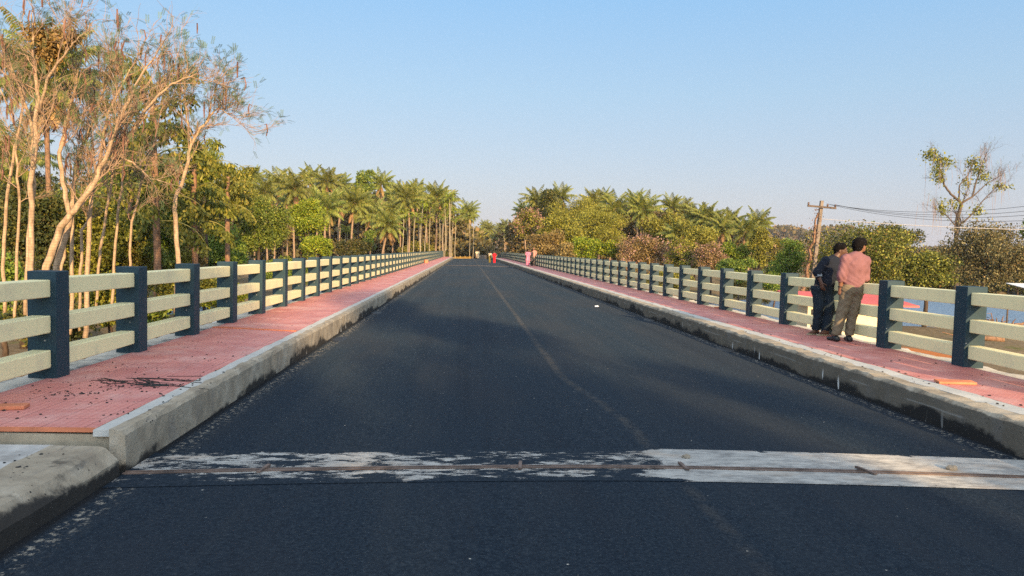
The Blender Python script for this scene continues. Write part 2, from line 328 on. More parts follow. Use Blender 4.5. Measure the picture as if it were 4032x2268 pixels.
M['darkvoid'] = m_plain('dark_glass', (.012, .012, .014), .3); M['white'] = m_plain('white_sheet', (.75, .76, .78), .4, .05); M['maroon'] = m_plain('maroon_paint', (.10, .010, .02), .5)
M['yellow'] = m_plain('yellow_paint', (.28, .17, .03), .6, .3); M['mastred'] = m_plain('mast_red', (.55, .12, .10), .6); M['insul'] = m_plain('insulator', (.10, .06, .05), .3)

# ------------------------------------------------------------------ terrain, river
rng = np.random.default_rng(7)
def sst(a, b, x):
    t = np.clip((x - a) / (b - a), 0, 1); return t * t * (3 - 2 * t)
def ground_h(X, Y):
    X = np.asarray(X, float); Y = np.asarray(Y, float)
    h = -3.5 + .25 * np.sin(X * .21 + 1) * np.sin(Y * .17) + .12 * np.sin(X * .9) * np.cos(Y * .8)
    near = 50.5 + .8 * np.sin(X * .3) + .25 * np.maximum(0, X - 33); far = 70 + .53 * np.maximum(X, -10)
    inside = sst(near - 2, near + 3, Y) * (1 - sst(far - 4, far + 5, Y)) * sst(-30, -14, X)
    h = h * (1 - inside) + -6.0 * inside
    h = h + 1.2 * sst(far + 3, far + 30, Y) * sst(12, 30, X)
    h = h + sst(12, 40, X) * sst(40, 20, Y) * .2
    d = np.abs(X - XC)
    top = np.vectorize(lambda y: zf(float(y)) - .75)(Y)
    emb = top - np.maximum(0, d - 6.0) / 1.6
    on = np.maximum(1 - sst(1.5, 5.0, Y), sst(126, 134, Y))
    return np.where(on > 0, np.maximum(h, -8 + (emb + 8) * on), h)
def axis(parts):
    a = []
    for lo, hi, st in parts: a += list(np.arange(lo, hi, st))
    return np.array(a)
gx = axis([(-3000, -400, 260), (-400, -80, 20), (-80, -20, 4), (-20, 60, 1.5), (60, 140, 4), (140, 500, 20), (500, 3100, 260)])
gy = axis([(-3000, -200, 280), (-200, -40, 16), (-40, 0, 4), (0, 10, .8), (10, 120, 1.5), (120, 200, 3), (200, 500, 15), (500, 4000, 250)])
GX, GY = np.meshgrid(gx, gy); GZ = ground_h(GX, GY); nx, ny = len(gx), len(gy)
b = MB(); i = np.arange(nx * ny).reshape(ny, nx)
b.add(np.stack([GX, GY, GZ], -1), np.stack([i[:-1, :-1], i[:-1, 1:], i[1:, 1:], i[1:, :-1]], -1).reshape(-1, 4).tolist())
tag(b.build('ground', M['earth'], smooth=True), kind='structure')
b = MB(); b.add([(-32, 40, -4.35), (700, 40, -4.35), (700, 520, -4.35), (-32, 520, -4.35)], [(0, 1, 2, 3)]); tag(b.build('river_water', M['water']), kind='structure')

# ------------------------------------------------------------------ road, footpaths, kerbs, deck
ys = np.concatenate([np.arange(-40, 40, .5), np.arange(40, 260, 2.0)])
xs = np.linspace(ROADX[0] - .03, ROADX[1] + .03, 15)
b = MB(); i = np.arange(len(ys) * len(xs)).reshape(len(ys), len(xs))
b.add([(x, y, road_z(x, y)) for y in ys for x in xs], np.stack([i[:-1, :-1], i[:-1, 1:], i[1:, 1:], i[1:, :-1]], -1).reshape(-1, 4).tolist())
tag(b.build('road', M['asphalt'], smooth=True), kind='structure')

def sweep(name, mats, prof, y0, y1, step, kind='structure', jit=None, attr=False, parent=None):
    """prof: list of (x, dz, material) closed outline carried along the bridge; prof order is counter-clockwise seen from the near end"""
    Y = np.concatenate([np.arange(y0, min(y1, 45), step), np.arange(max(45, y0), y1, max(step, 1.5)), [y1]]); n = len(prof); b = MB(); V = []; H = []
    for y in Y:
        for k, p in enumerate(prof):
            dx = dz = 0
            if jit and jit[k]: dx, dz = rng.normal(0, jit[k]), rng.normal(0, jit[k])
            V.append((p[0] + dx, y, zf(y) + p[1] + dz)); H.append(p[1] + .29)
    F = []; m = []
    for i in range(len(Y) - 1):
        for k in range(n): F.append((i * n + k, i * n + (k + 1) % n, (i + 1) * n + (k + 1) % n, (i + 1) * n + k)); m.append(prof[k][2])
    F += [tuple(range(n))[::-1], tuple((len(Y) - 1) * n + k for k in range(n))]; m += [prof[0][2]] * 2
    b.add(V, F); b.m = m
    o = b.build(name, mats, parent)
    if attr:
        at_ = o.data.attributes.new('height', 'FLOAT', 'POINT'); at_.data.foreach_set('value', np.array(H, np.float32))
    return tag(o, kind=kind) if kind else o
J = .004
sweep('kerb', [M['kerb']], [(-2.37, -.34, 0), (-2.37, -.16, 0), (-2.375, -.03, 0), (-2.40, .004, 0), (-2.485, .004, 0), (-2.485, -.34, 0)], 5.33, 135, .13, jit=[0, .004, J, J, .006, 0], attr=True)
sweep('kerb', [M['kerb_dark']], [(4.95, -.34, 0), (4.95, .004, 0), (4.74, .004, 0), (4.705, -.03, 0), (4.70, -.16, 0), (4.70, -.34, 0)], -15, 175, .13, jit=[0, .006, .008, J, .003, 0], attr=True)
sweep('kerb_mortar', [M['mortar']], [(-2.488, -.05, 0), (-2.488, .0, 0), (-2.61, .0, 0), (-2.61, -.05, 0)], 5.36, 135, .3, jit=[0, .003, .003, 0])
sweep('kerb_mortar', [M['mortar']], [(5.19, -.05, 0), (5.19, .0, 0), (4.953, .0, 0), (4.953, -.05, 0)], -15, 172, .3, jit=[0, .004, .006, 0])
sweep('footpath', [M['tile'], M['terracotta']], [(-2.613, -.035, 1), (-2.613, 0, 0), (-4.0, 0, 1), (-4.0, -.035, 1)], 5.42, 135, 2.0)
sweep('footpath', [M['tile'], M['terracotta']], [(6.45, -.035, 1), (6.45, 0, 0), (5.193, 0, 1), (5.193, -.035, 1)], -15, 172, 2.0)
# raised cross course of tiles where two deck spans meet
for x0, x1, y in ((-4.0, -2.615, 11.8),):
    b = MB(); b.hexa([(x0, y + .2, zf(y) - .01), (x1, y - .14, zf(y) - .01), (x1, y - .08, zf(y) - .01), (x0, y + .26, zf(y) - .01)] + [(x0, y + .2, zf(y) + .014), (x1, y - .14, zf(y) + .014), (x1, y - .08, zf(y) + .014), (x0, y + .26, zf(y) + .014)])
    tag(b.build('footpath_joint', M['terracotta']), kind='structure')
dk = thing('bridge_deck', 'long concrete bridge deck showing as a rough pale strip outside the red tiles', 'bridge', (0, 0, 0))
sweep('edge_strip', [M['edge']], [(-4.003, -.3, 0), (-4.003, -.012, 0), (-4.2, -.006, 0), (-4.36, -.02, 0), (-4.36, -.3, 0)], 5.36, 128, .2, None, [0, .004, .008, .012, 0], parent=dk)
sweep('edge_strip', [M['edge']], [(6.80, -.3, 0), (6.80, -.02, 0), (6.63, -.006, 0), (6.453, -.012, 0), (6.453, -.3, 0)], -15, 172, .2, None, [0, .012, .008, .006, 0], parent=dk)
sweep('slab', [M['edge']], [(6.70, -1.2, 0), (6.70, -.36, 0), (-4.26, -.36, 0), (-4.26, -1.2, 0)], 5.36, 130, 6, None, parent=dk)
sweep('path_bed', [M['riser']], [(-2.49, -.36, 0), (-2.49, -.052, 0), (-4.0, -.037, 0), (-4.0, -.36, 0)], 5.40, 135, 2, None, parent=dk)
sweep('path_bed', [M['riser']], [(6.45, -.36, 0), (6.45, -.037, 0), (4.955, -.052, 0), (4.955, -.36, 0)], -15, 172, 2, None, parent=dk)

# lower approach slab and chamfered kerb before the bridge starts
sweep('approach_kerb', [M['kerb']], [(-2.37, -.40, 0), (-2.385, -.19, 0), (-2.47, -.105, 0), (-2.52, -.092, 0), (-2.84, -.085, 0), (-2.84, -.4, 0)], -12, 5.25, .12, jit=[0, .002, .003, .003, .003, 0], attr=True)
sweep('approach_path', [M['slab']], [(-2.845, -.4, 0), (-2.845, -.10, 0), (-6.2, -.105, 0), (-6.2, -.4, 0)], -12, 5.30, .5, jit=[0, .003, .003, 0])

# ------------------------------------------------------------------ expansion joints
def joint(yc, label, x0, x1, back, front):
    t = thing('expansion_joint', label, 'expansion joint', (0, yc, 0))
    xs_ = np.linspace(x0, x1, 24)
    def strip(name, d0, d1, dz, m, h=.0):
        b = MB(); V = []
        for x in xs_:
            V += [(x, d0, road_z(x, yc + d0) + dz), (x, d1, road_z(x, yc + d1) + dz)]
        b.add(V, [(2 * k, 2 * k + 2, 2 * k + 3, 2 * k + 1) for k in range(len(xs_) - 1)])
        if h:
            n = b.n; b.add([(v[0], v[1], v[2] - h) for v in V], []); b.f += [[2 * k, n + 2 * k, n + 2 * k + 2, 2 * k + 2] for k in range(len(xs_) - 1)] + [[2 * k + 1, 2 * k + 3, n + 2 * k + 3, n + 2 * k + 1] for k in range(len(xs_) - 1)]; b.m += [0] * (2 * len(xs_) - 2)
        o = b.build(name, m, t); return o
    for d0, d1 in ((.030, back), (-front, -.030)): strip('header_strip', d0, d1, .005, M['header'])
    for d0, d1 in ((.011, .030), (-.030, -.011)): strip('steel_rail', d0, d1, .014, M['steel'], .03)
    strip('seal', -.012, .012, .004, M['gap'])
    return t
jt = joint(5.28, 'steel expansion joint crossing the whole road between two worn concrete strips in front', -2.36, 4.69, .52, .32)
for x in (-1.4, .42, 1.62, 3.0):                        # bent fixing straps lying over the steel
    b = MB(); a = rng.uniform(-.4, .4); z = road_z(x, 5.28) + .012
    b.hexa([(x - .012 - a * .1, -.085, z), (x + .012 - a * .1, -.085, z), (x + .012 + a * .1, .085, z), (x - .012 + a * .1, .085, z)] + [(x - .012 - a * .1, -.085, z + .012), (x + .012 - a * .1, -.085, z + .012), (x + .012 + a * .1, .085, z + .016), (x - .012 + a * .1, .085, z + .016)])
    b.build('strap', M['steel'], jt)
joint(73.3, 'distant pale expansion joint crossing the road before the two walking women', -2.36, 4.69, .35, .3)

# ------------------------------------------------------------------ railings
def railing(name, label, side, y_first, n, n_clear, y_bend=None):
    """posts 1.8 m apart; rails in each bay; side -1: inner face at x=-3.906, +1: inner face at x=6.356"""
    t = thing(name, label, 'railing', (0, 0, 0))
    xi = -3.906 if side < 0 else 6.356; xo = xi + side * .27
    pb = MB(); pb.box(min(xi, xo), max(xi, xo), 0, .24, -.30, 1.03); pm = pb.mesh('post', M['blue'])
    rails = 0; far = MB()
    for k in range(n):
        y = y_first + 1.8 * k; z = zf(y)
        o = bpy.data.objects.new('post', pm); COL.objects.link(o); o.parent = t; o.location = (0, y, z)
        if y < 60: bevel(o, .008)
        if k == n - 1: break
        for z0, z1 in ((.79, .957), (.438, .605), (.102, .269)):
            e = xi + side * .05, xi + side * .22; x0, x1 = min(e), max(e); ya, yb = y + .238, y + 1.802
            r = rng.normal(0, .004, 4)
            P = [(x0, ya, z + z0 + r[0]), (x1, ya, z + z0 + r[0]), (x1, yb, zf(yb) + z0 + r[1]), (x0, yb, zf(yb) + z0 + r[1]), (x0, ya, z + z1 + r[2]), (x1, ya, z + z1 + r[2]), (x1, yb, zf(yb) + z1 + r[3]), (x0, yb, zf(yb) + z1 + r[3])]
            if y > n_clear: far.hexa(P); continue
            b = MB(); b.hexa(P); o = b.build('rail', M['cream'], t)
            if y < 45: bevel(o, .01)
    if far.n: o = far.build('rail', M['cream'], t); o['kind'] = 'stuff'; o['label'] = 'cream rails of the far bays, too small to tell apart'
    return t
railing('bridge_railing', 'cream and dark blue concrete railing along the side with the bare pod trees', -1, 7.3376 - 1.8, 67, 63)
railing('bridge_railing', 'cream and dark blue concrete railing the two men lean at, above the river', 1, 9.0536 - 3.6, 86, 62)

# ------------------------------------------------------------------ small things on the deck
def drain(x, y, label):
    b = MB(); k = 18; z = road_z(x, y)
    V = [(x + .13 * math.cos(2 * math.pi * i / k), y + .34 * math.sin(2 * math.pi * i / k), z + .004) for i in range(k)] + [(x + .10 * math.cos(2 * math.pi * i / k), y + .29 * math.sin(2 * math.pi * i / k), z + .012) for i in range(k)] + [(x, y, z + .005)]
    b.add(V, [(i, (i + 1) % k, k + (i + 1) % k, k + i) for i in range(k)] + [(k + i, k + (i + 1) % k, 2 * k) for i in range(k)])
    tag(b.build('drain_inlet', M['bitumen']), label, 'drain', 'dark drain inlets at the foot of the kerbs')
drain(-2.2, 13.1, 'dark oval drain inlet nearest the viewer, at the stained sunny kerb'); drain(-2.2, 18.5, 'second dark drain inlet along the sunny kerb')
drain(-2.2, 25.1, 'third dark drain inlet along the sunny kerb, small with distance')
drain(4.53, 12.6, 'dark drain inlet at the shaded kerb, level with the two men'); drain(4.53, 18.0, 'dark drain inlet at the shaded kerb, beyond the two men')
def tilebit(x, y, z, sx, sy, h, rz, label, tilt=0.0):
    b = MB(); n = rng.normal(0, .012, 8)
    b.hexa([(-sx + n[0], -sy, 0), (sx, -sy + n[1], 0), (sx + n[2], sy, tilt), (-sx, sy + n[3], tilt)] + [(-sx + n[0], -sy, h), (sx, -sy + n[1], h), (sx + n[2], sy, h + tilt), (-sx, sy + n[3], h + tilt)])
    o = b.build('broken_tile', M['terracotta'], loc=(x, y, z)); o.rotation_euler.z = rz; bevel(o, .004)
    return tag(o, label, 'tile')
tilebit(-3.56, 6.0, zf(6) + .002, .13, .07, .028, .15, 'loose terracotta tile lying among bitumen crumbs on the red footpath')
tilebit(5.4, 7.8, zf(7.8) + .002, .20, .06, .026, -.1, 'broken orange tile lying on the footpath in front of the first blue post', .01)
tilebit(6.52, 18.6, zf(18.6) + .002, .10, .14, .03, .4, 'red tile scrap lying beside a railing post beyond the men')
tilebit(-3.75, 69, zf(69) + .002, .16, .2, .3, .3, 'orange tile pile far along the sunny footpath')
def pebble(x, y, r, label):
    b = MB(); b.ball((0, 0, r * .35), (r * 1.3, r, r * .7), 0, 8, 6); V = b.v[0]; V += rng.normal(0, r * .08, V.shape)
    tag(b.build('pebble', M['stone'], smooth=False, loc=(x, y, road_z(x, y) + .004)), label, 'stone')
pebble(1.72, 5.55, .028, 'small grey stone on the pale joint strip beside the dusty centre line'); pebble(3.76, 5.42, .035, 'brown stone on the pale joint strip towards the river side')
b = MB(); b.hexa([(-.06, -.05, 0), (.04, -.03, 0), (.03, .04, .03), (-.03, .03, .02)] + [(-.06, -.05, .004), (.06, -.04, .004), (.05, .06, .036), (-.05, .05, .026)])
tag(b.build('paper_scrap', M['paper'], loc=(3.9, 21.9, road_z(3.9, 21.9) + .004)), 'scrap of white paper lying on the road', 'litter')
def crumbs(name, spots):
    b = MB(); 
    for x, y, z, r in spots:
        n = len(b.v); b.ball((x, y, z + r * .3), (r * rng.uniform(.7, 1.5), r * rng.uniform(.7, 1.5), r * .6), 0, 5, 4); b.v[n] += rng.normal(0, r * .15, b.v[n].shape)
    return tag(b.build(name, M['bitumen']), kind='stuff')
sp = []
for _ in range(230):
    y = 5.5 + rng.gamma(1.6, 1.5); x = rng.uniform(-3.95, -2.4); sp.append((x, y, zf(y), rng.uniform(.05, .105) ** 2))
for cx, cy, sx, sy, n in ((-3.1, 7.0, .22, .10, 45), (-3.35, 6.65, .12, .06, 28), (-3.0, 7.15, .35, .04, 25)):
    for _ in range(n): x, y = cx + rng.normal(0, sx), cy + rng.normal(0, sy); sp.append((x, y, zf(y), rng.uniform(.004, .011)))
for _ in range(55):
    y = rng.uniform(4.2, 5.25); x = rng.uniform(-3.7, -2.6); sp.append((x, y, zf(y) - (.10 if x < -2.84 else .09), rng.uniform(.06, .125) ** 2))
for _ in range(80):
    y = 6 + rng.gamma(2, 1.8); x = rng.uniform(4.8, 6.3) if rng.random() < .4 else rng.uniform(4.9, 5.3); sp.append((x, y, zf(y), rng.uniform(.005, .014)))
crumbs('bitumen_crumbs', sp)
# dark smear of bitumen raked over the tiles
b = MB()
for _ in range(34):
    x, y = -2.95 + rng.normal(0, .2), 7.2 + rng.normal(0, .12); a = rng.normal(-.25, .35); l = rng.uniform(.06, .22)
    c, s_ = math.cos(a) * l, math.sin(a) * l; w = .004
    b.hexa([(x - c, y - s_ - w, zf(y) + .001), (x + c, y + s_ - w, zf(y) + .001), (x + c, y + s_ + w, zf(y) + .001), (x - c, y - s_ + w, zf(y) + .001)] + [(x - c, y - s_ - w, zf(y) + .005), (x + c, y + s_ - w, zf(y) + .005), (x + c, y + s_ + w, zf(y) + .005), (x - c, y - s_ + w, zf(y) + .005)])
tag(b.build('bitumen_scrapings', M['bitumen']), kind='stuff')

# ------------------------------------------------------------------ vegetation builders
def unit(v): return v / (np.linalg.norm(v, axis=-1, keepdims=True) + 1e-9)
def leaf_quads(c, size, asp, g, droop=0.0, up=.4):
    """one bent-free diamond leaf per centre c (n,3)"""
    n = len(c); d = unit(g.normal(size=(n, 3)) + np.array([0, 0, -droop])); nm = unit(g.normal(size=(n, 3)) + np.array([0, 0, up * 2]))
    w = unit(np.cross(d, nm)); s = (size * g.uniform(.6, 1.35, n))[:, None]
    return np.stack([c, c + d * s * .45 + w * s * asp, c + d * s, c + d * s * .45 - w * s * asp], 1)
def crown_points(center, r3, lobes, n, g, skirt=1.0, flat=.75):
    """leaf positions in overlapping lobes scattered over an ellipsoid: clumps with gaps between them"""
    c = np.array(center, float); r3 = np.array(r3, float)
    u = unit(g.normal(size=(lobes, 3))); u[:, 2] = u[:, 2] * np.where(u[:, 2] < 0, skirt, 1)
    L = c + u * r3 * g.uniform(.35, .82, (lobes, 1)); rr = g.uniform(.26, .46, lobes) * r3.min() + .10 * r3.mean()
    k = g.integers(0, lobes, n); dr = unit(g.normal(size=(n, 3))) * (g.uniform(0, 1, (n, 1)) ** .45)
    return L[k] + dr * rr[k][:, None] * np.array([1, 1, flat]), L, rr
def limb(b, p0, p1, r0, r1, g, seg=5, wob=.06, n=6):
    p0, p1 = np.array(p0, float), np.array(p1, float); l = np.linalg.norm(p1 - p0)
    P = [p0 + (p1 - p0) * t + (g.normal(size=3) * wob * l * math.sin(math.pi * t)) for t in np.linspace(0, 1, seg)]
    P = [p + np.array([0, 0, .08 * l * math.sin(math.pi * t)]) for p, t in zip(P, np.linspace(0, 1, seg))]
    b.tube(P, list(np.linspace(r0, r1, seg)), n); return P
def leafy_tree(name, label, cat, base, top_c, r3, leaf, mat, bark='bark_dark', seed=0, skirt=1.0, cover=3.0, lobes=14, group=None, blossom=0, flat=.75, asp=.3, droop=.3, tr=None, dry=None):
    """base: foot of the trunk; top_c: crown centre; r3: crown half sizes"""
    g = np.random.default_rng(seed + 1000); base = np.array(base, float); tc_ = np.array(top_c, float) - base
    t = thing(name, label, cat, tuple(base), group)
    area = math.pi * r3[0] * r3[2] * 2; n = int(min(22000, cover * area / (leaf * leaf * asp * 1.0)))
    pts, L, rr = crown_points(tc_, r3, lobes, n, g, skirt, flat)
    pts = pts[pts[:, 2] > .05]
    b = MB(); r0 = tr or .05 + .03 * r3[2]; fork = tc_ * np.array([.5, .5, .45]); fork[2] = max(.4, tc_[2] - r3[2] * .55)
    b.tube([(0, 0, -.3), fork * .5 + g.normal(size=3) * .06 * fork[2] * np.array([1, 1, 0]), fork], [r0 * 1.25, r0, r0 * .8], 8)
    for k in range(min(lobes, 9)): limb(b, fork, L[k], r0 * .5, r0 * .12, g)
    b.build('trunk', M[bark], t, True)
    b = MB(); b.quads(leaf_quads(pts, leaf, asp, g, droop)); b.build('crown', M[mat], t)
    if dry: q = pts[g.random(len(pts)) < dry] + g.normal(0, leaf * .4, 3); b = MB(); b.quads(leaf_quads(q, leaf * .9, asp, g, .8)); b.build('dry_leaves', M['dry'], t)
    if blossom:
        sel = pts[(pts[:, 2] > tc_[2] - r3[2] * .6)]; out = np.linalg.norm((sel - tc_) / np.array(r3), axis=1); sel = sel[(out > .62)]
        nb = int(blossom * 5); hubs = sel[g.integers(0, len(sel), nb)]; dv = unit(g.normal(size=(nb, 3)) + [0, 0, .8]) * leaf * 3; q = (hubs[:, None] + dv[:, None] * np.linspace(0, 1, 7)[None, :, None]).reshape(-1, 3) + g.normal(0, leaf * .22, (nb * 7, 3))
        b = MB(); b.quads(leaf_quads(q, leaf * .62, .42, g, .1, .8)); b.build('blossom', M['blossom'], t)
    return t

def palm_crown_mesh(seed, L=3.6, n=24, droop=1.0, young=False):
    g = np.random.default_rng(seed); b = MB()
    for i in range(n):
        f = i / (n - 1); az = i * 2.39996 + g.normal(0, .15); e0 = R(84) * (1 - f) ** .7 + R(-48 if not young else 15) * f + g.normal(0, .10)
        bend = R(64 + 30 * g.random()) * droop * (.55 + .65 * f - .5 * f * f); l = L * g.uniform(.85, 1.1) * (.75 + .25 * math.sin(math.pi * min(1, f + .25)))
        dead = (f > .86 and g.random() < .6)
        if dead: e0 = R(-50); bend = R(32)
        k = 13; P = [np.zeros(3)]; hz = np.array([math.cos(az), math.sin(az), 0]); side = np.array([-hz[1], hz[0], 0]); sw = g.normal(0, .12)
        for j in range(1, k):
            t = (j - .5) / (k - 1); e = max(R(-86), e0 - bend * t ** 1.25); P.append(P[-1] + (hz * math.cos(e) + side * sw * t + np.array([0, 0, math.sin(e)])) * l / (k - 1))
        b.tube(P, list(np.linspace(.045, .008, k)), 4, 2 if dead else 1, False)
        P = np.array(P); ts = np.linspace(.14, .985, 32); ii = ts * (k - 1); lo = ii.astype(int).clip(0, k - 2); fr = (ii - lo)[:, None]
        C = P[lo] * (1 - fr) + P[lo + 1] * fr; T = unit(P[lo + 1] - P[lo]); ll = (.98 * np.sin(np.pi * (.22 + .72 * ts)) * L / 3.6 * g.uniform(.85, 1.1, 32))[:, None]
        for sgn in (-1, 1):
            sd = unit(np.cross(T, np.array([0, 0, 1.])) * sgn); dn = np.array([0, 0, -1.]) * (.45 + .6 * g.random((32, 1)) + (.5 if dead else 0))
            D = unit(sd + T * .55 + dn); D2 = unit(D + np.array([0, 0, -.7])); W = T * .048 * L / 3.6
            mid = C + D * ll * .5; q = np.stack([C - W * .5, mid - W, mid + W, C + W * .5], 1); q2 = np.stack([mid - W, mid + D2 * ll * .5, mid + D2 * ll * .5, mid + W], 1); q2[:, 2] += W * .15
            b.quads(q, 2 if dead else 0); b.quads(q2, 2 if dead else 0)
    return b.mesh('crown', [M['palm'], M['rachis'], M['dead']])
PALM = [palm_crown_mesh(11, 4.3, 34), palm_crown_mesh(12, 4.6, 38, 1.1), palm_crown_mesh(13, 4.1, 30, .9), palm_crown_mesh(14, 4.4, 36, 1.2)]
YOUNG = palm_crown_mesh(21, 2.6, 14, .8, True)
def nut_mesh(seed):
    g = np.random.default_rng(seed); b = MB()
    for k in range(9): a = g.uniform(0, 6.28); b.ball((.28 * math.cos(a), .28 * math.sin(a), -.18 - .3 * g.random()), (.13, .13, .16), 0, 6, 5)
    for k in range(3): a = g.uniform(0, 6.28); b.tube([(0, 0, -.05), (.2 * math.cos(a), .2 * math.sin(a), .15), (.5 * math.cos(a), .5 * math.sin(a), -.1), (.6 * math.cos(a), .6 * math.sin(a), -.45)], [.03, .03, .04, .02], 4)
    return b.mesh('coconut_cluster', M['nut'], True)
NUT = [nut_mesh(1), nut_mesh(2)]
def link(name, me, parent, loc=(0, 0, 0), rz=0, sc=1.0):
    o = bpy.data.objects.new(name, me); COL.objects.link(o); o.parent = parent; o.location = loc; o.rotation_euler.z = rz; o.scale = (sc, sc, sc); return o
def palm(label, crown, base_xy, seed, sc=1.0, nuts=True, group=None, bark='bark_palm', r=.16, me=None, name='coconut_palm', cat='palm tree', gz=None):
    """crown: world point of the crown hub"""
    g = np.random.default_rng(seed); bx, by = base_xy; bz = float(ground_h(bx, by)) if gz is None else gz
    t = thing(name, label, cat, (bx, by, bz), group); top = np.array(crown) - np.array((bx, by, bz)); b = MB()
    P = [np.array([top[0] * s ** 1.6, top[1] * s ** 1.6, top[2] * s]) + np.array([math.sin(s * 5 + seed), math.cos(s * 4 + seed), 0]) * .10 * math.sin(math.pi * s) for s in np.linspace(0, 1, 9)]
    P[0] = P[0] - np.array([0, 0, .4])
    b.tube(P, [r * 1.5, r * 1.1] + [r] * 5 + [r * .8, r * .75], 7); b.build('trunk', M[bark], t, True)
    link('crown', me or PALM[seed % 4], t, tuple(top), g.uniform(0, 6.28), sc)
    if nuts: link('coconut_cluster', NUT[seed % 2], t, tuple(top), g.uniform(0, 6.28), sc)
    return t
def areca_crown_mesh(seed):
    g = np.random.default_rng(seed); b = MB()
    for i in range(8):
        az = i * 2.4 + g.normal(0, .2); e0 = R(75 - 8 * i); hz = np.array([math.cos(az), math.sin(az), 0]); P = [np.zeros(3)]; k = 8
        for j in range(1, k): t = j / k; e = e0 - R(95) * t ** 1.3; P.append(P[-1] + (hz * math.cos(e) + np.array([0, 0, math.sin(e)])) * 1.5 / (k - 1))
        P = np.array(P); T = unit(np.gradient(P, axis=0)); b.tube(P, .02, 4, 1, False)
        for sgn in (-1, 1):
            sd = unit(np.cross(T, np.array([0, 0, 1.])) * sgn); D = unit(sd + T * .6 + np.array([0, 0, -.35])); W = T * .10
            b.quads(np.stack([P - W * .5, P + D * .3 - W, P + D * .55, P + D * .3 + W], 1)[1:], 0)
    b.tube([(0, 0, -.9), (0, 0, 0)], [.07, .05], 6, 0)
    return b.mesh('crown', [M['bright'], M['rachis']])
ARECA = [areca_crown_mesh(3), areca_crown_mesh(4)]

def fishtail_palm(label, base, h, seed, frond=2.6, n=13, lo=.45, group=None):
    g = np.random.default_rng(seed); t = thing('fishtail_palm', label, 'palm tree', tuple(base), group); b = MB()
    top = np.array([g.normal(0, .2), g.normal(0, .2), h]); b.tube([(0, 0, -.3), top * .35 + np.array([.06, 0, 0]), top * .7, top], [.19, .15, .15, .09], 8); b.build('trunk', M['bark_red'], t, True)
    b = MB()
    for i in range(n):
        f = i / (n - 1); p0 = top * (lo + (1 - lo) * f); az = i * 2.39996 + g.normal(0, .2); e0 = R(15 + 60 * f); hz = np.array([math.cos(az), math.sin(az), 0]); P = [p0]; k = 11
        for j in range(1, k): t_ = j / k; e = e0 - R(80) * t_ ** 1.2; P.append(P[-1] + (hz * math.cos(e) + np.array([0, 0, math.sin(e)])) * frond / (k - 1))
        b.tube(P, list(np.linspace(.035, .008, k)), 4, 1, False)
        for j in range(2, k):
            T = unit(P[j] - P[j - 1])
            for sgn in (-1, 1):
                sd = unit(np.cross(T, np.array([0, 0, 1.])) * sgn); l2 = frond * .36 * math.sin(math.pi * (.15 + .75 * j / k)) * g.uniform(.8, 1.15); Q = [P[j]]
                for m in range(1, 6): tt = m / 5; Q.append(Q[-1] + unit(sd * (1 - .75 * tt) + T * .35 + np.array([0, 0, -.25 - 1.5 * tt])) * l2 / 5)
                Q = np.array(Q); c = np.repeat(Q[1:], 3, 0) + g.normal(0, .05, (15, 3)); D = unit(np.array([0, 0, -1.1]) + g.normal(0, .5, (15, 3))); W = unit(np.cross(D, g.normal(size=(15, 3)))) * .055; l = g.uniform(.18, .34, (15, 1))
                b.quads(np.stack([c, c + D * l * .8 + W, c + D * l, c + D * l * .75 - W], 1), 0)
    b.build('crown', [M['fishtail'], M['rachis']], t); return t

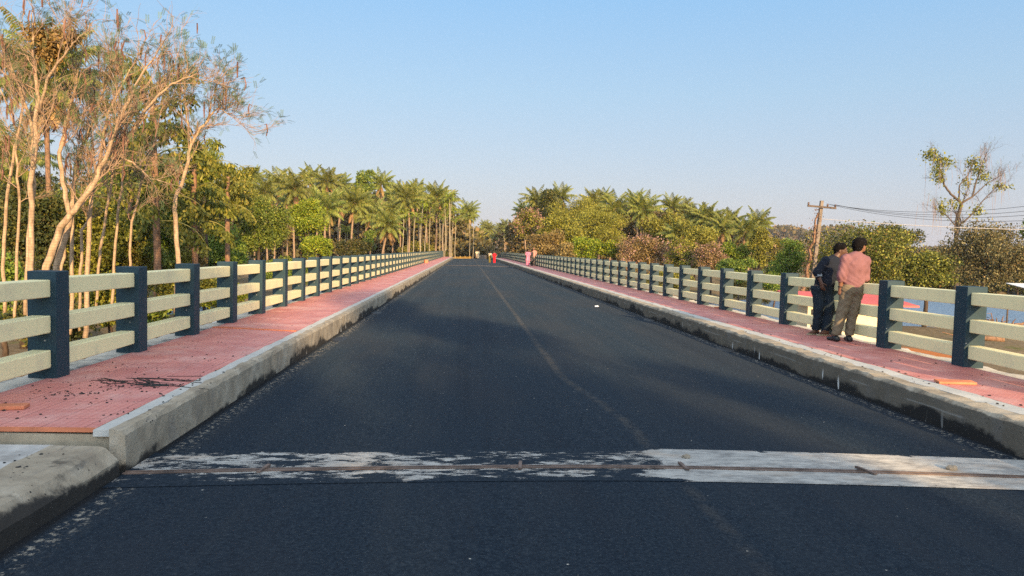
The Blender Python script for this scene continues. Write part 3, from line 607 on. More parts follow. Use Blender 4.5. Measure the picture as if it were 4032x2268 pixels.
def bare_tree(label, stems, Y, seed, name='bare_tree', pods=True, leafy=.8, spread=1.0, bark='bark_pale', creeper=None, mat='feather', twl=1.0, vines=0, leaf_len=.20):
    """stems: polylines in source pixels (px, py, depth offset, radius in metres) at depth about Y; twigs, leaf sprays and pods grow along their upper parts"""
    g = np.random.default_rng(seed); W = [[(np.array(at(p[0], p[1], Y + p[2])), p[3] * (.78 if bark == 'bark_pale' else 1)) for p in s] for s in stems]
    base = W[0][0][0].copy(); base[2] = min(base[2], float(ground_h(base[0], base[1])))
    t = thing(name, label, 'tree', tuple(base)); tb = MB(); tips = []; hang = []
    def twig(br, p, d, l, r, lv):
        k = 4; P = [p]; d = unit(d)
        for j in range(k): d = unit(d + g.normal(0, .15, 3) + np.array([0, 0, .10 if lv < 2 else -.02])); P.append(P[-1] + d * l / k)
        br.tube(P, list(np.linspace(r, r * .45, k + 1)), 4 if lv else 5, 0, False)
        if lv >= 2: tips.append((P[-1], d)); return
        for j in range(1, k + 1):
            for _ in range(g.integers(1, 3)):
                s = unit(g.normal(size=3)); nd = unit(d * .85 + s * .68 * spread + np.array([0, 0, .12])); twig(br, P[j], nd, l * g.uniform(.45, .8), r * .55, lv + 1)
        if g.random() < .5: hang.append(P[-1])
    for s in W:
        br = MB(); pts = [p - base for p, r in s]; rad = [r for p, r in s]
        fine = []; fr = []
        for j in range(len(pts) - 1):
            for q in range(4): u = q / 4; fine.append(pts[j] * (1 - u) + pts[j + 1] * u + g.normal(0, .012, 3)); fr.append(rad[j] * (1 - u) + rad[j + 1] * u)
        fine.append(pts[-1]); fr.append(rad[-1])
        if s is W[0] or True: tb.tube(fine, fr, 7, 0)
        m = len(fine)
        for j in range(int(m * .42), m):
            if g.random() < .72 or j == m - 1:
                d = unit(fine[j] - fine[j - 1]); twig(br, fine[j], d * .95 + unit(g.normal(size=3)) * .7 * spread, twl * .66 * g.uniform(.6, 1.35), max(.010, fr[j] * .36), 0 if j < m * .9 else 1)
        br.build('branch', M['bark_twig'] if bark == 'bark_pale' else M[bark], t)
    tb.build('trunk', M[bark], t, True)
    lb = MB()
    for p, d in tips:
        if g.random() > leafy * .5: continue
        for _ in range(g.integers(1, 3)):
            dd = unit(d + g.normal(0, .7, 3) + np.array([0, 0, -.05])); s = unit(np.cross(dd, np.array([0, 0, 1.]))); k = 8; u = np.linspace(.1, 1, k)[:, None] * leaf_len
            c = p + dd * u + np.array([0, 0, -.4]) * u * u
            for sg in (-1, 1):
                D = unit(s * sg * .9 + dd * .75 + np.array([0, 0, -.15])); lb.quads(np.stack([c, c + D * .028 + dd * .008, c + D * .055, c + D * .028 - dd * .008], 1))
    lb.build('leaves' if mat == 'feather' else 'foliage', M[mat], t)
    if pods:
        pb = MB()
        for p, d in [tips[i] for i in g.permutation(len(tips))[:16]] if len(tips) > 16 else tips:
            l = g.uniform(.22, .42); c = g.normal(0, .06, 2); pb.tube([p, p + np.array([c[0], c[1], .02]), p + np.array([c[0] * 1.5, c[1] * 1.5, -l * .5]), p + np.array([c[0], c[1], -l])], [.008, .016, .02, .012], 4, 0)
        pb.build('seed_pods', M['pod'], t)['kind'] = 'stuff'
    if creeper is not None:
        cb = MB()
        for cx, cy, dy, rx, rz_, n in creeper:
            c = np.array(at(cx, cy, Y + dy)) - base; k = Y * rx / FPX; kz = Y * rz_ / FPX; pts = c + g.normal(0, .5, (n, 3)) * np.array([k, k, kz]); cb.quads(leaf_quads(pts, .11, .22, g, .6))
        cb.build('creeper', M['creeper'], t)
    if vines:
        vb = MB()
        for i in g.integers(0, len(tips), vines):
            p = tips[i][0]; l = g.uniform(.8, 3.2); x = g.normal(0, .12, (2,)); vb.tube([p, p + np.array([x[0], x[1], -l * .5]), p + np.array([x[0] * 1.6, x[1] * .4, -l])], [.011, .011, .007], 4, 0, False)
        vb.build('hanging_vines', M['vine'], t)['kind'] = 'stuff'
    return t

def px_tree(name, label, cat, cx, cy, hw, hh, Y, mat, seed, leaf=None, **k):
    """a leafy tree whose crown fills the given patch of the view at its real depth Y, rooted in the ground below"""
    c = at(cx, cy, Y); m = mpx(Y); r = (hw * m, max(hw * m * .8, 1.0), hh * m); g0 = float(ground_h(c.x, Y))
    return leafy_tree(name, label, cat, (c.x, Y, g0), c, r, leaf or max(.12, Y * .0025), mat, seed=seed, **k)

# ------------------------------------------------------------------ bare pod trees close to the sunny railing
BT = 'bare pod trees beside the railing'
bare_tree('pale bare tree with two close upright trunks and a crown tangled in brown creeper', [
    [(118, 1290, 0, .085), (122, 1050, 0, .075), (126, 728, 0, .07), (140, 483, 0, .06), (150, 386, 0, .05), (135, 261, 0, .04), (123, 60, 0, .02)],
    [(102, 1240, .4, .06), (108, 930, .4, .055), (136, 728, .3, .05), (120, 480, .3, .04), (60, 300, .2, .03), (10, 160, .2, .02)],
    [(150, 449, 0, .04), (188, 309, -.3, .035), (270, 193, -.5, .025), (309, 145, -.6, .015)]], 16.5, 1, creeper=[(190, 190, .3, 45, 60, 1500), (150, 130, .2, 40, 30, 500), (270, 150, 0, 40, 25, 400)], twl=1.0)
bare_tree('pale bare tree with a thick trunk leaning away and forking twice', [
    [(150, 1240, 0, .12), (184, 1048, 0, .105), (239, 899, 0, .095), (273, 848, 0, .09), (299, 826, 0, .08), (367, 728, 0, .07), (427, 600, 0, .06), (483, 435, 0, .045), (555, 300, .2, .03), (620, 200, .3, .015)],
    [(273, 848, 0, .075), (256, 749, 0, .065), (231, 600, 0, .055), (262, 480, .2, .04), (300, 330, .3, .03), (330, 180, .3, .015)]], 17.0, 2, twl=1.15, leafy=.7)
bare_tree('pale bare tree leaning parallel to the thick forked one, reaching furthest over the palms', [
    [(205, 1240, .5, .10), (222, 1048, .5, .09), (277, 856, .5, .085), (354, 741, .5, .07), (461, 608, .5, .06), (483, 570, .5, .055), (570, 435, .6, .045), (676, 328, .8, .03), (773, 290, .9, .015)],
    [(461, 608, .5, .04), (520, 640, .3, .03), (590, 700, .1, .02), (640, 715, 0, .012)]], 17.2, 3, twl=1.1, leafy=.7)
bare_tree('slim bare tree, upright trunk behind the second blue post', [
    [(276, 1320, 0, .065), (282, 1198, 0, .06), (284, 899, 0, .055), (290, 750, 0, .05), (299, 628, 0, .045), (362, 483, 0, .04), (425, 314, 0, .03), (464, 200, 0, .015)]], 18.5, 4, twl=1.0, leafy=.75)
bare_tree('slim bare tree with a straight sunlit trunk just before the second blue post', [
    [(338, 1330, 0, .08), (342, 1198, 0, .075), (350, 899, 0, .065), (363, 771, 0, .06), (400, 600, 0, .05), (420, 450, 0, .035), (500, 300, .2, .02), (560, 190, .3, .012)]], 18.0, 5, twl=1.0, leafy=.75)
bare_tree('thin crooked bare sapling between the straight slim trunks', [
    [(310, 1300, 0, .05), (316, 1070, 0, .045), (325, 907, 0, .045), (354, 856, 0, .04), (362, 700, .1, .03), (340, 560, .2, .02), (350, 440, .2, .01)]], 19.0, 6, twl=.7, leafy=.5, pods=False)
bare_tree('thin grey bare sapling leaning towards the fishtail palms', [
    [(376, 1270, 0, .05), (388, 1053, 0, .045), (410, 899, 0, .045), (436, 741, 0, .04), (457, 600, 0, .03), (500, 480, .2, .02), (560, 400, .3, .01)]], 20.5, 7, twl=.8, leafy=.6, pods=False)
bare_tree('lone pale bare tree with a kinked trunk and wide feathery crown against the sky', [
    [(697, 1230, 0, .085), (700, 1027, 0, .075), (692, 865, 0, .07), (687, 784, 0, .065), (717, 728, 0, .06), (743, 600, 0, .05), (763, 545, 0, .045), (816, 473, 0, .035), (850, 430, 0, .022), (890, 405, 0, .012)],
    [(752, 570, 0, .03), (738, 470, .2, .025), (725, 360, .3, .018), (740, 250, .3, .012)], [(816, 473, 0, .025), (835, 390, -.2, .016), (850, 340, -.3, .01)], [(860, 420, 0, .02), (890, 445, -.2, .014), (915, 450, -.3, .01)]], 19.0, 8, twl=.88, leafy=1.0)
bare_tree('slender bare stem close beside the thick forked trunk, nearly upright', [[(240, 1290, .3, .055), (246, 1050, .3, .05), (262, 900, .3, .045), (300, 700, .3, .04), (330, 560, .3, .03), (390, 420, .3, .02), (420, 300, .3, .012)]], 18.2, 21, twl=.9, leafy=.6)
bare_tree('slender bare stem in front of the tallest fishtail palm', [[(505, 1290, 0, .05), (510, 1040, 0, .045), (520, 880, 0, .04), (560, 700, 0, .035), (610, 540, 0, .025), (650, 400, 0, .012)]], 20.5, 22, twl=.9, leafy=.6, pods=False)
bare_tree('slender bare stem at the frame edge beside the creeper-clad tree', [[(60, 1290, 0, .05), (64, 1040, 0, .045), (80, 800, 0, .04), (60, 600, 0, .035), (90, 420, 0, .025), (60, 240, 0, .012)]], 18.8, 23, twl=1.0, leafy=.6)
bare_tree('bare tree with spreading twigs behind the creeper-clad one', [
    [(20, 1240, 0, .06), (12, 1000, 0, .055), (30, 760, 0, .05), (70, 520, 0, .04), (110, 330, 0, .03), (180, 120, 0, .014)], [(70, 520, 0, .03), (-10, 330, 0, .02), (-40, 150, 0, .012)]], 19.5, 9, twl=1.1, leafy=.8)
bare_tree('bare tree of many thin branches between the forked and the kinked trunks', [
    [(440, 1230, 0, .05), (452, 1000, 0, .045), (470, 800, 0, .04), (500, 560, .2, .03), (470, 380, .3, .02), (430, 200, .3, .012)], [(500, 560, .2, .025), (600, 420, .3, .02), (690, 250, .4, .012)]], 20.0, 10, twl=1.2, leafy=.9)

# ------------------------------------------------------------------ palms of the near bank on the sunny side
c = at(190, 320, 52); palm('tall dark coconut palm showing through the bare pod trees', c, (at(186, 1150, 52).x, 52), 31, 1.15, True, r=.16, bark='bark_red')
c = at(560, 850, 42); palm('low young coconut palm behind the slim trunks', c, (at(575, 1100, 42).x, 42), 32, .5, False, r=.10, me=PALM[1])
c = at(10, 640, 60); palm('coconut palm cut by the frame edge above the undergrowth', c, (at(20, 1100, 60).x, 60), 33, 1.0, False)
def fpx(px_top, py_top, px_b, Y):
    a = at(px_b, 1100, Y); z = float(ground_h(a.x, Y)); return (a.x, Y, z), at(px_top, py_top, Y).z - z
bb, hh = fpx(612, 330, 622, 32); fishtail_palm('tall shaggy fishtail palm, the largest, with a reddish trunk', bb, hh, 41, 2.3, 18, .48)
bb, hh = fpx(790, 590, 765, 38); fishtail_palm('shorter fishtail palm with a pale orange trunk beside the kinked bare tree', bb, hh, 42, 2.0, 13, .62)
bb, hh = fpx(855, 690, 890, 46); fishtail_palm('slender fishtail palm with drooping yellow-green leaves on a thin grey trunk', bb, hh, 43, 1.8, 10, .80)
bb, hh = fpx(480, 560, 500, 36); fishtail_palm('dark fishtail palm half hidden behind the leaning trunks', bb, hh, 44, 2.0, 12, .5)

# ------------------------------------------------------------------ coconut palms on the far bank, sunny side
GL = 'coconut palms of the far bank, sunny side'
LP = [(992, 712, 150, 'small coconut palm crown peeping over the shrubs furthest from the road'), (1095, 722, 140, 'coconut palm with upright fronds over the broad dark tree'), (1160, 745, 122, 'large coconut palm with orange nuts behind the bright round tree'),
      (1290, 718, 150, 'tall coconut palm crown against the sky, close to the mango tree'), (1225, 700, 165, 'coconut palm with high feathered tips, tallest on the sunny far bank'), (1345, 735, 160, 'coconut palm half hidden below the mango tree'), (1285, 822, 118, 'coconut palm with drooping skirt just behind the bright round tree'),
      (1398, 806, 122, 'coconut palm with a slanting sunlit trunk and wide skirt of fronds'), (1500, 725, 155, 'coconut palm with its top just clear of the mango tree on the road side'), (1528, 888, 108, 'low coconut palm with two crossing leaning trunks and wide fronds'), (1470, 850, 140, 'coconut palm in shade between the slanting and the leaning ones'),
      (1607, 786, 126, 'coconut palm heavy with orange nuts above slim areca stems'), (1718, 778, 136, 'tall slim coconut palm with a bare pale trunk near the bridge end'), (1680, 812, 150, 'coconut palm leaning behind the tall slim one'), (1556, 770, 165, 'coconut palm behind the nut-laden one'), (1045, 760, 135, 'coconut palm low among the shrubs, fronds spread sideways'),
      (1255, 775, 150, 'shaded coconut palm crown between two rows above the bright round tree'), (1440, 800, 160, 'shaded coconut palm crown filling behind the slanting one'), (1570, 830, 150, 'shaded coconut palm crown below the nut-laden one'), (1640, 760, 170, 'coconut palm top between the nut-laden and the tall slim palms'), (1140, 780, 150, 'shaded coconut palm crown beside the large orange-nut one'), (1340, 800, 145, 'shaded coconut palm crown under the mango tree'), (1745, 800, 150, 'coconut palm behind the tall slim one on the road side')]
LB = {7: 1380, 9: 1500, 12: 1716, 11: 1612}
for k, (px, py, Y, lab) in enumerate(LP):
    c = at(px, py, Y); bx = at(LB.get(k, px + rng.uniform(-18, 18)), 1000, Y).x
    palm(lab, c, (bx, Y + rng.uniform(-1, 1)), 50 + k, [.95, .86, 1.02, .9][k % 4], k in (2, 6, 7, 9, 11, 12, 14), GL)
c = at(1530, 892, 109); b = MB()
c = at(1842, 838, 195); palm('coconut palm standing alone past the bridge end, trunk leaning', c, (at(1812, 1000, 195).x, 195), 71, 1.0, True, r=.24)
c = at(1828, 862, 198); palm('lower coconut palm sharing its foot with the lone leaning one', c, (at(1830, 1000, 198).x, 198), 72, .9, True, r=.24)
# slim areca palms
AP = [(1362, 900, 140), (1368, 912, 142), (1590, 838, 120), (1600, 850, 128), (1635, 852, 118), (1667, 800, 124), (1680, 860, 120), (1692, 815, 132), (1728, 835, 135), (1752, 800, 128), (1762, 838, 140), (1770, 778, 126), (1778, 772, 130), (1786, 830, 142), (1793, 868, 138), (1847, 862, 165), (1864, 858, 170), (1655, 880, 130), (1745, 860, 132)]
AL = ['slim white-stemmed areca palm under the slanting coconut palm', 'twin of the areca stem under the slanting coconut palm']
for k, (px, py, Y) in enumerate(AP):
    c = at(px, py, Y); lab = AL[k] if k < 2 else (f'thin straight areca palm, {ORD[len(AP) - 1 - k]} counting outward from the road centre')
    palm(lab, c, (c.x + rng.uniform(-.5, .5), Y), 90 + k, 1.0, False, 'slim areca palms by the bridge end', 'bark_areca', .062, ARECA[k % 2], 'areca_palm')
# palms closing the view at the end of the road
CPX = [(1890, 925, 300), (1925, 905, 310), (1950, 940, 330), (1972, 905, 320), (1995, 925, 340), (2016, 915, 310), (2044, 930, 300), (1908, 890, 360), (1985, 885, 380), (2035, 890, 370)]
for k, (px, py, Y) in enumerate(CPX):
    c = at(px, py, Y); palm(f'small distant coconut palm closing the road view, {ORD[k]} outward from the lone leaning palm' if k < 7 else f'distant palm top rising behind the row that closes the road view, {ORD[k - 7]} of three', c, (c.x + rng.uniform(-2, 2), Y), 120 + k, .95, False, 'distant palms closing the road view', r=.3)
# ------------------------------------------------------------------ coconut palms on the river side
RP = [(2206, 776, 135, 'coconut palm highest above the scrub, at the bend of the river railing'), (2112, 795, 140, 'coconut palm crown over the pink blossom nearest the road end'), (2066, 842, 150, 'coconut palm drooping over the edge of the scrub beside the road end'), (2334, 800, 150, 'coconut palm low behind the scrub top, one short of the tall pair'),
      (2377, 785, 160, 'coconut palm crown behind the tall pair, on their road side'), (2420, 826, 118, 'large coconut palm, first of the tall pair in mid scrub'), (2501, 800, 150, 'coconut palm between and behind the tall pair'), (2535, 830, 116, 'large coconut palm, second of the tall pair in mid scrub'), (2642, 815, 140, 'coconut palm with stiff upright fronds past the tall pair'),
      (2689, 833, 145, 'small coconut palm next to the stiff-fronded one'), (2740, 858, 135, 'coconut palm with curling fronds before the radio mast'), (2785, 862, 130, 'coconut palm crown under the radio mast'), (2672, 930, 105, 'low coconut palm sunk among the blossoming scrub'), (2817, 892, 128, 'coconut palm beyond the radio mast, drooping'),
      (2849, 900, 122, 'coconut palm with yellow lower fronds over the bright green bush'), (2880, 882, 130, 'tall coconut palm second from the scrub end'), (2936, 915, 112, 'coconut palm with wide fronds near the scrub end'), (2983, 884, 125, 'last coconut palm of the scrub, dark against the hazy hills')]
for k, (px, py, Y, lab) in enumerate(RP):
    c = at(px, py, Y); palm(lab, c, (c.x + rng.uniform(-1.5, 1.5), Y), 150 + k, .84, k in (5, 7, 12), 'coconut palms of the river side scrub')

# ------------------------------------------------------------------ broad-leaved trees and shrubs, sunny side
T = px_tree
T('leafy_tree', 'bright yellow-green round tree with dense leaves, the brightest above the railing', 'tree', 1205, 860, 95, 85, 88, 'bright', 1, cover=4, lobes=30, leaf=.22)
T('leafy_shrub', 'bright green shrub at the foot of the bright round tree', 'shrub', 1250, 965, 75, 50, 84, 'bright', 2, cover=4, lobes=18)
T('leafy_tree', 'broad dark green tree between the fishtail palms and the bright round tree', 'tree', 1020, 890, 125, 130, 70, 'green', 3, cover=4, lobes=28)
T('leafy_tree', 'olive leafy tree rising behind the slender fishtail palm', 'tree', 920, 760, 95, 100, 60, 'olive', 4, cover=4, lobes=22)
T('mango_tree', 'round bright mango tree standing higher than the palms', 'tree', 1432, 712, 58, 62, 150, 'green', 5, cover=4, lobes=16)
T('leafy_tree', 'fresh green tree top behind the kinked bare tree', 'tree', 800, 650, 85, 95, 52, 'bright', 6, cover=3, lobes=18, bark='bark_dark')
T('leafy_shrub', 'dense dark shrub filling the gap under the slender fishtail palm', 'shrub', 860, 990, 110, 110, 56, 'green', 7, cover=4, lobes=22)
T('leafy_shrub', 'olive shrub behind the railing under the fishtail palms', 'shrub', 690, 1040, 130, 130, 44, 'olive', 8, cover=4, lobes=22)
T('leafy_shrub', 'yellow-green shrub below the young coconut palm', 'shrub', 520, 1050, 110, 130, 36, 'olive', 9, cover=4, lobes=22)
T('leafy_tree', 'dark undergrowth tree behind the double trunk of the creeper-clad tree', 'tree', 90, 900, 190, 230, 32, 'darkgreen', 10, cover=4, lobes=34, leaf=.15)
T('leafy_tree', 'olive undergrowth tree behind the forked leaning trunk', 'tree', 330, 950, 170, 220, 34, 'olive', 11, cover=4, lobes=32, leaf=.15)
T('leafy_shrub', 'low dark shrub at the frame edge just beyond the nearest railing', 'shrub', -20, 1120, 170, 150, 22, 'green', 12, cover=4, lobes=26, leaf=.12)
T('leafy_shrub', 'low shrub with pale leaves between the first two blue posts', 'shrub', 270, 1230, 150, 110, 24, 'olive', 13, cover=3, lobes=22, leaf=.12)
T('leafy_shrub', 'grassy green shrub seen through the rails past the third post', 'shrub', 560, 1230, 150, 90, 29, 'green', 14, cover=3, lobes=22, leaf=.13)
T('leafy_shrub', 'bright grassy shrub low beyond the fifth post', 'shrub', 860, 1160, 140, 70, 42, 'bright', 15, cover=3, lobes=22)
T('leafy_shrub', 'green shrub low behind the rails under the bright round tree', 'shrub', 1120, 1070, 130, 60, 62, 'green', 16, cover=3, lobes=22)
T('leafy_shrub', 'dark shrub under the slanting coconut palm', 'shrub', 1400, 985, 90, 40, 112, 'darkgreen', 17, cover=3, lobes=14)
T('leafy_shrub', 'dark small tree behind the low leaning palm', 'shrub', 1455, 945, 40, 55, 125, 'green', 18, cover=3, lobes=12)
T('leafy_shrub', 'low green shrub row beyond the arecas', 'shrub', 1640, 985, 100, 35, 145, 'olive', 19, cover=3, lobes=18)
T('leafy_tree', 'green tree top among the areca crowns', 'tree', 1660, 790, 40, 45, 160, 'green', 20, cover=3, lobes=12)
T('leafy_shrub', 'bushy green shrub behind the yellow fence', 'shrub', 1795, 975, 60, 40, 190, 'green', 21, cover=3, lobes=14)
T('leafy_shrub', 'dark clipped bush at the end of the sunny railing', 'shrub', 1756, 1000, 9, 13, 140, 'darkgreen', 22, cover=4, lobes=8, leaf=.25)
T('leafy_tree', 'olive tree to the road side of the lone leaning palm', 'tree', 1890, 950, 45, 60, 240, 'olive', 23, cover=3, lobes=16)
T('leafy_shrub', 'dark low shrub under the double trunk, seen through the nearest bay', 'shrub', 160, 1260, 170, 120, 19, 'darkgreen', 71, cover=3.4, lobes=26, leaf=.12)
T('leafy_shrub', 'olive low shrub seen through the bay past the second post', 'shrub', 430, 1180, 130, 110, 21, 'olive', 72, cover=3.2, lobes=24, leaf=.12)
T('leafy_shrub', 'golden low shrub seen through the bay past the fourth post', 'shrub', 720, 1130, 120, 90, 30, 'golden', 73, cover=3.2, lobes=22, leaf=.14)
T('leafy_tree', 'golden leafy tree behind the young coconut palm', 'tree', 500, 900, 130, 150, 46, 'golden', 74, cover=3.6, lobes=26)
T('leafy_shrub', 'golden-green shrub between the fishtail trunks', 'shrub', 700, 900, 90, 120, 48, 'golden', 75, cover=3.2, lobes=22)
T('dry_shrub', 'brown leafless-looking shrub between the broad dark tree and the bright round tree', 'shrub', 1110, 930, 45, 60, 80, 'dry', 24, cover=1.6, lobes=14)
T('dry_shrub', 'brown dry thicket under the fishtail palms', 'shrub', 760, 960, 60, 120, 47, 'dry', 25, cover=1.8, lobes=18)
T('leafy_tree', 'dense dark tree behind the tallest fishtail palm', 'tree', 640, 740, 130, 160, 55, 'darkgreen', 26, cover=4, lobes=26)
T('leafy_tree', 'dark tree top above the undergrowth at the frame edge', 'tree', 60, 760, 150, 120, 62, 'darkgreen', 27, cover=4, lobes=22)
T('leafy_tree', 'olive tree top behind the slim upright trunks', 'tree', 400, 790, 150, 120, 66, 'green', 28, cover=4, lobes=22)
# river side
T('blossom_tree', 'small tree with pink blossom and bare twigs nearest the road end', 'tree', 2085, 880, 70, 75, 112, 'olive', 31, blossom=46, cover=1.6, lobes=20)
T('leafy_tree', 'dark round tree behind the blossom nearest the road end', 'tree', 2165, 825, 85, 75, 122, 'darkgreen', 32, cover=4, lobes=20)
T('bamboo_thicket', 'tall olive bamboo thicket at the top of the scrub', 'bamboo', 2290, 850, 130, 95, 118, 'olive', 33, cover=3.4, lobes=34, asp=.16, droop=1.0)
T('bamboo_thicket', 'olive bamboo thicket just before the tall palm pair', 'bamboo', 2370, 900, 110, 100, 110, 'olive', 34, cover=3.4, lobes=30, asp=.16, droop=1.0)
T('dry_shrub', 'orange-brown dry thicket above the pink-dressed woman', 'shrub', 2150, 960, 80, 75, 100, 'dry', 35, cover=3, lobes=22)
T('leafy_shrub', 'mixed green scrub behind the orange-brown thicket', 'shrub', 2215, 930, 110, 90, 106, 'olive', 36, cover=3.4, lobes=26)
T('leafy_shrub', 'bright green shrub right above the middle of the river railing', 'shrub', 2300, 985, 75, 75, 98, 'bright', 37, cover=3.4, lobes=22)
T('dry_shrub', 'brown dry stems between the bright shrub and the blossom', 'shrub', 2230, 1010, 60, 60, 94, 'dry', 38, cover=2.4, lobes=18)
T('leafy_shrub', 'bright green climber patch beside the big pink shrub', 'shrub', 2415, 975, 55, 55, 97, 'bright', 39, cover=3.4, lobes=16)
T('blossom_shrub', 'largest pink blossoming shrub, below the second tall palm', 'shrub', 2530, 990, 105, 85, 94, 'dry', 40, blossom=70, cover=2.2, lobes=30)
T('blossom_shrub', 'small pink blossoming shrub low behind the rails, before the largest one', 'shrub', 2440, 1050, 70, 55, 90, 'dry', 41, blossom=30, cover=2.2, lobes=18)
T('blossom_shrub', 'sparse pink blossoming shrub between the two fuller ones', 'shrub', 2690, 1010, 75, 80, 90, 'olive', 42, blossom=32, cover=2.4, lobes=22)
T('blossom_shrub', 'pink blossoming shrub nearest the utility pole', 'shrub', 2800, 1020, 80, 75, 86, 'dry', 43, blossom=46, cover=2.2, lobes=24)
T('leafy_tree', 'olive tree behind the largest pink shrub', 'tree', 2610, 910, 95, 85, 112, 'olive', 44, cover=3.4, lobes=26)
T('leafy_tree', 'olive tree below the curling palms', 'tree', 2740, 935, 105, 75, 104, 'olive', 45, cover=3.4, lobes=26)
T('leafy_shrub', 'bright green bush below the last palms', 'shrub', 2905, 985, 85, 60, 92, 'bright', 46, cover=3.4, lobes=22)
T('leafy_tree', 'pale yellow-green tree at the end of the scrub', 'tree', 2995, 975, 60, 95, 88, 'olive', 47, cover=3.2, lobes=22)
T('leafy_shrub', 'low green scrub at the water edge below the last palms', 'shrub', 2900, 1060, 100, 50, 80, 'green', 48, cover=3.4, lobes=20)
T('leafy_shrub', 'low scrub seen through the middle rails', 'shrub', 2640, 1100, 120, 50, 78, 'olive', 49, cover=3, lobes=22)
T('leafy_shrub', 'low scrub seen through the far rails', 'shrub', 2330, 1060, 100, 45, 92, 'olive', 50, cover=3, lobes=20)
T('reed_clump', 'yellow sunlit reed bank seen between the blue posts', 'reeds', 2905, 1140, 90, 45, 82, 'yellowgrass', 51, cover=3.4, lobes=22, asp=.10, droop=-1.2, tr=.03)
T('reed_clump', 'yellow reeds lower down beside the river', 'reeds', 3010, 1170, 70, 35, 78, 'yellowgrass', 52, cover=3, lobes=16, asp=.10, droop=-1.2, tr=.03)
T('leafy_shrub', 'green shrub at the water between the yellow reeds and the pole', 'shrub', 3060, 1100, 60, 70, 72, 'green', 53, cover=3, lobes=16)
T('leafy_tree', 'hazy olive tree on the opposite shore past the last palm', 'tree', 3050, 985, 60, 65, 150, 'olive', 81, cover=3.4, lobes=20)
T('leafy_tree', 'hazy green tree on the opposite shore just before the pole', 'tree', 3125, 1000, 55, 60, 170, 'green', 82, cover=3.4, lobes=20)
T('leafy_tree', 'dull green tree on the opposite shore, seen low between the last palm and the pole', 'tree', 3060, 1060, 80, 50, 110, 'green', 83, cover=3.4, lobes=20)
T('leafy_tree', 'dark leafy tree left bare at its twig ends beside the utility pole', 'tree', 3110, 1030, 75, 100, 54, 'green', 54, cover=2.6, lobes=24, dry=.06)
T('rain_tree', 'dense rounded tree behind the two men, dark on top and golden below', 'tree', 3385, 1020, 265, 170, 48.5, 'golden', 55, cover=3.0, lobes=54, leaf=.15, tr=.14, dry=.10)
T('leafy_tree', 'dark green tree behind the dense rounded one', 'tree', 3530, 985, 150, 130, 62, 'darkgreen', 56, cover=3.4, lobes=30, leaf=.18)
T('leafy_tree', 'low golden tree skirt hanging over the water behind the first open bay', 'tree', 3650, 1065, 140, 90, 47.5, 'golden', 57, cover=3, lobes=28, leaf=.16, dry=.08, tr=.13)
T('twiggy_tree', 'grey-olive twiggy tree drooping at the water beyond the nearest post', 'tree', 3880, 1010, 250, 150, 60, 'twiggy', 58, cover=2.0, lobes=50, leaf=.17, dry=.25, droop=1.0)
T('leafy_tree', 'dark leaf spray entering at the frame edge above the near rail', 'tree', 4095, 890, 75, 60, 46, 'green', 59, cover=2.5, lobes=12, leaf=.15)
T('leafy_tree', 'shaded dark tree on the opposite shore under the tree with vines', 'tree', 3760, 1085, 170, 90, 116, 'darkgreen', 60, cover=3.4, lobes=22)
T('leafy_tree', 'shaded dark tree on the opposite shore behind the white roof', 'tree', 4010, 1090, 190, 95, 118, 'darkgreen', 61, cover=3.4, lobes=22)
T('leafy_shrub', 'dark dry shrub around the foot of the utility pole', 'shrub', 3190, 1170, 60, 75, 48.5, 'dry', 62, cover=3, lobes=18, dry=.1)
T('waterside_plant', 'low broad-leaved plants at the water edge under the trunk', 'plant', 3640, 1288, 60, 10, 48.5, 'darkgreen', 63, cover=3, lobes=14, tr=.02)
bare_tree('tall thin bare tree hung with dry vines, standing above everything on the river side', [
    [(3765, 1180, 0, .24), (3765, 960, 0, .20), (3768, 870, 0, .18), (3786, 800, 0, .15)],
    [(3786, 800, 0, .12), (3745, 765, 0, .10), (3718, 730, 0, .09), (3710, 690, .2, .07), (3690, 640, .3, .05), (3675, 600, .3, .03)],
    [(3786, 800, 0, .11), (3828, 775, 0, .09), (3842, 720, 0, .07), (3870, 640, .2, .05), (3885, 600, .2, .03)], [(3776, 790, 0, .08), (3778, 730, -.3, .06), (3810, 690, -.3, .045), (3830, 640, -.4, .02)],
    [(3790, 880, 0, .08), (3840, 830, 0, .06), (3870, 790, 0, .05), (3920, 740, 0, .03), (3945, 690, 0, .02)], [(3830, 775, 0, .06), (3890, 720, 0, .04), (3955, 680, 0, .02)], [(3762, 890, 0, .06), (3730, 850, 0, .05), (3690, 830, 0, .03)]], 68, 77, pods=False, leafy=.5, bark='bark_grey', mat='green', twl=1.6, vines=110, leaf_len=.5)
vt = [o for o in COL.objects if o.name.startswith('bare_tree') and 'vines' in o['label']][0]; g = np.random.default_rng(3); b = MB()
for cx, cy, hw, hh, n in ((3665, 610, 28, 22, 260), (3715, 635, 32, 20, 300), (3690, 675, 22, 25, 220), (3705, 705, 16, 16, 90), (3830, 640, 26, 20, 200), (3850, 670, 25, 30, 220), (3875, 700, 25, 18, 160), (3710, 820, 20, 25, 160), (3760, 800, 20, 20, 110), (3850, 830, 25, 22, 150), (3940, 735, 28, 12, 140), (3800, 720, 20, 30, 110)):
    c = np.array(at(cx, cy, 68)) - np.array(vt.location); m = mpx(68); b.quads(leaf_quads(c + g.normal(0, .62, (n, 3)) * [hw * m, hw * m * .8, hh * m], .24, .26, g, .5))
b.build('crown', M['olive'], vt)
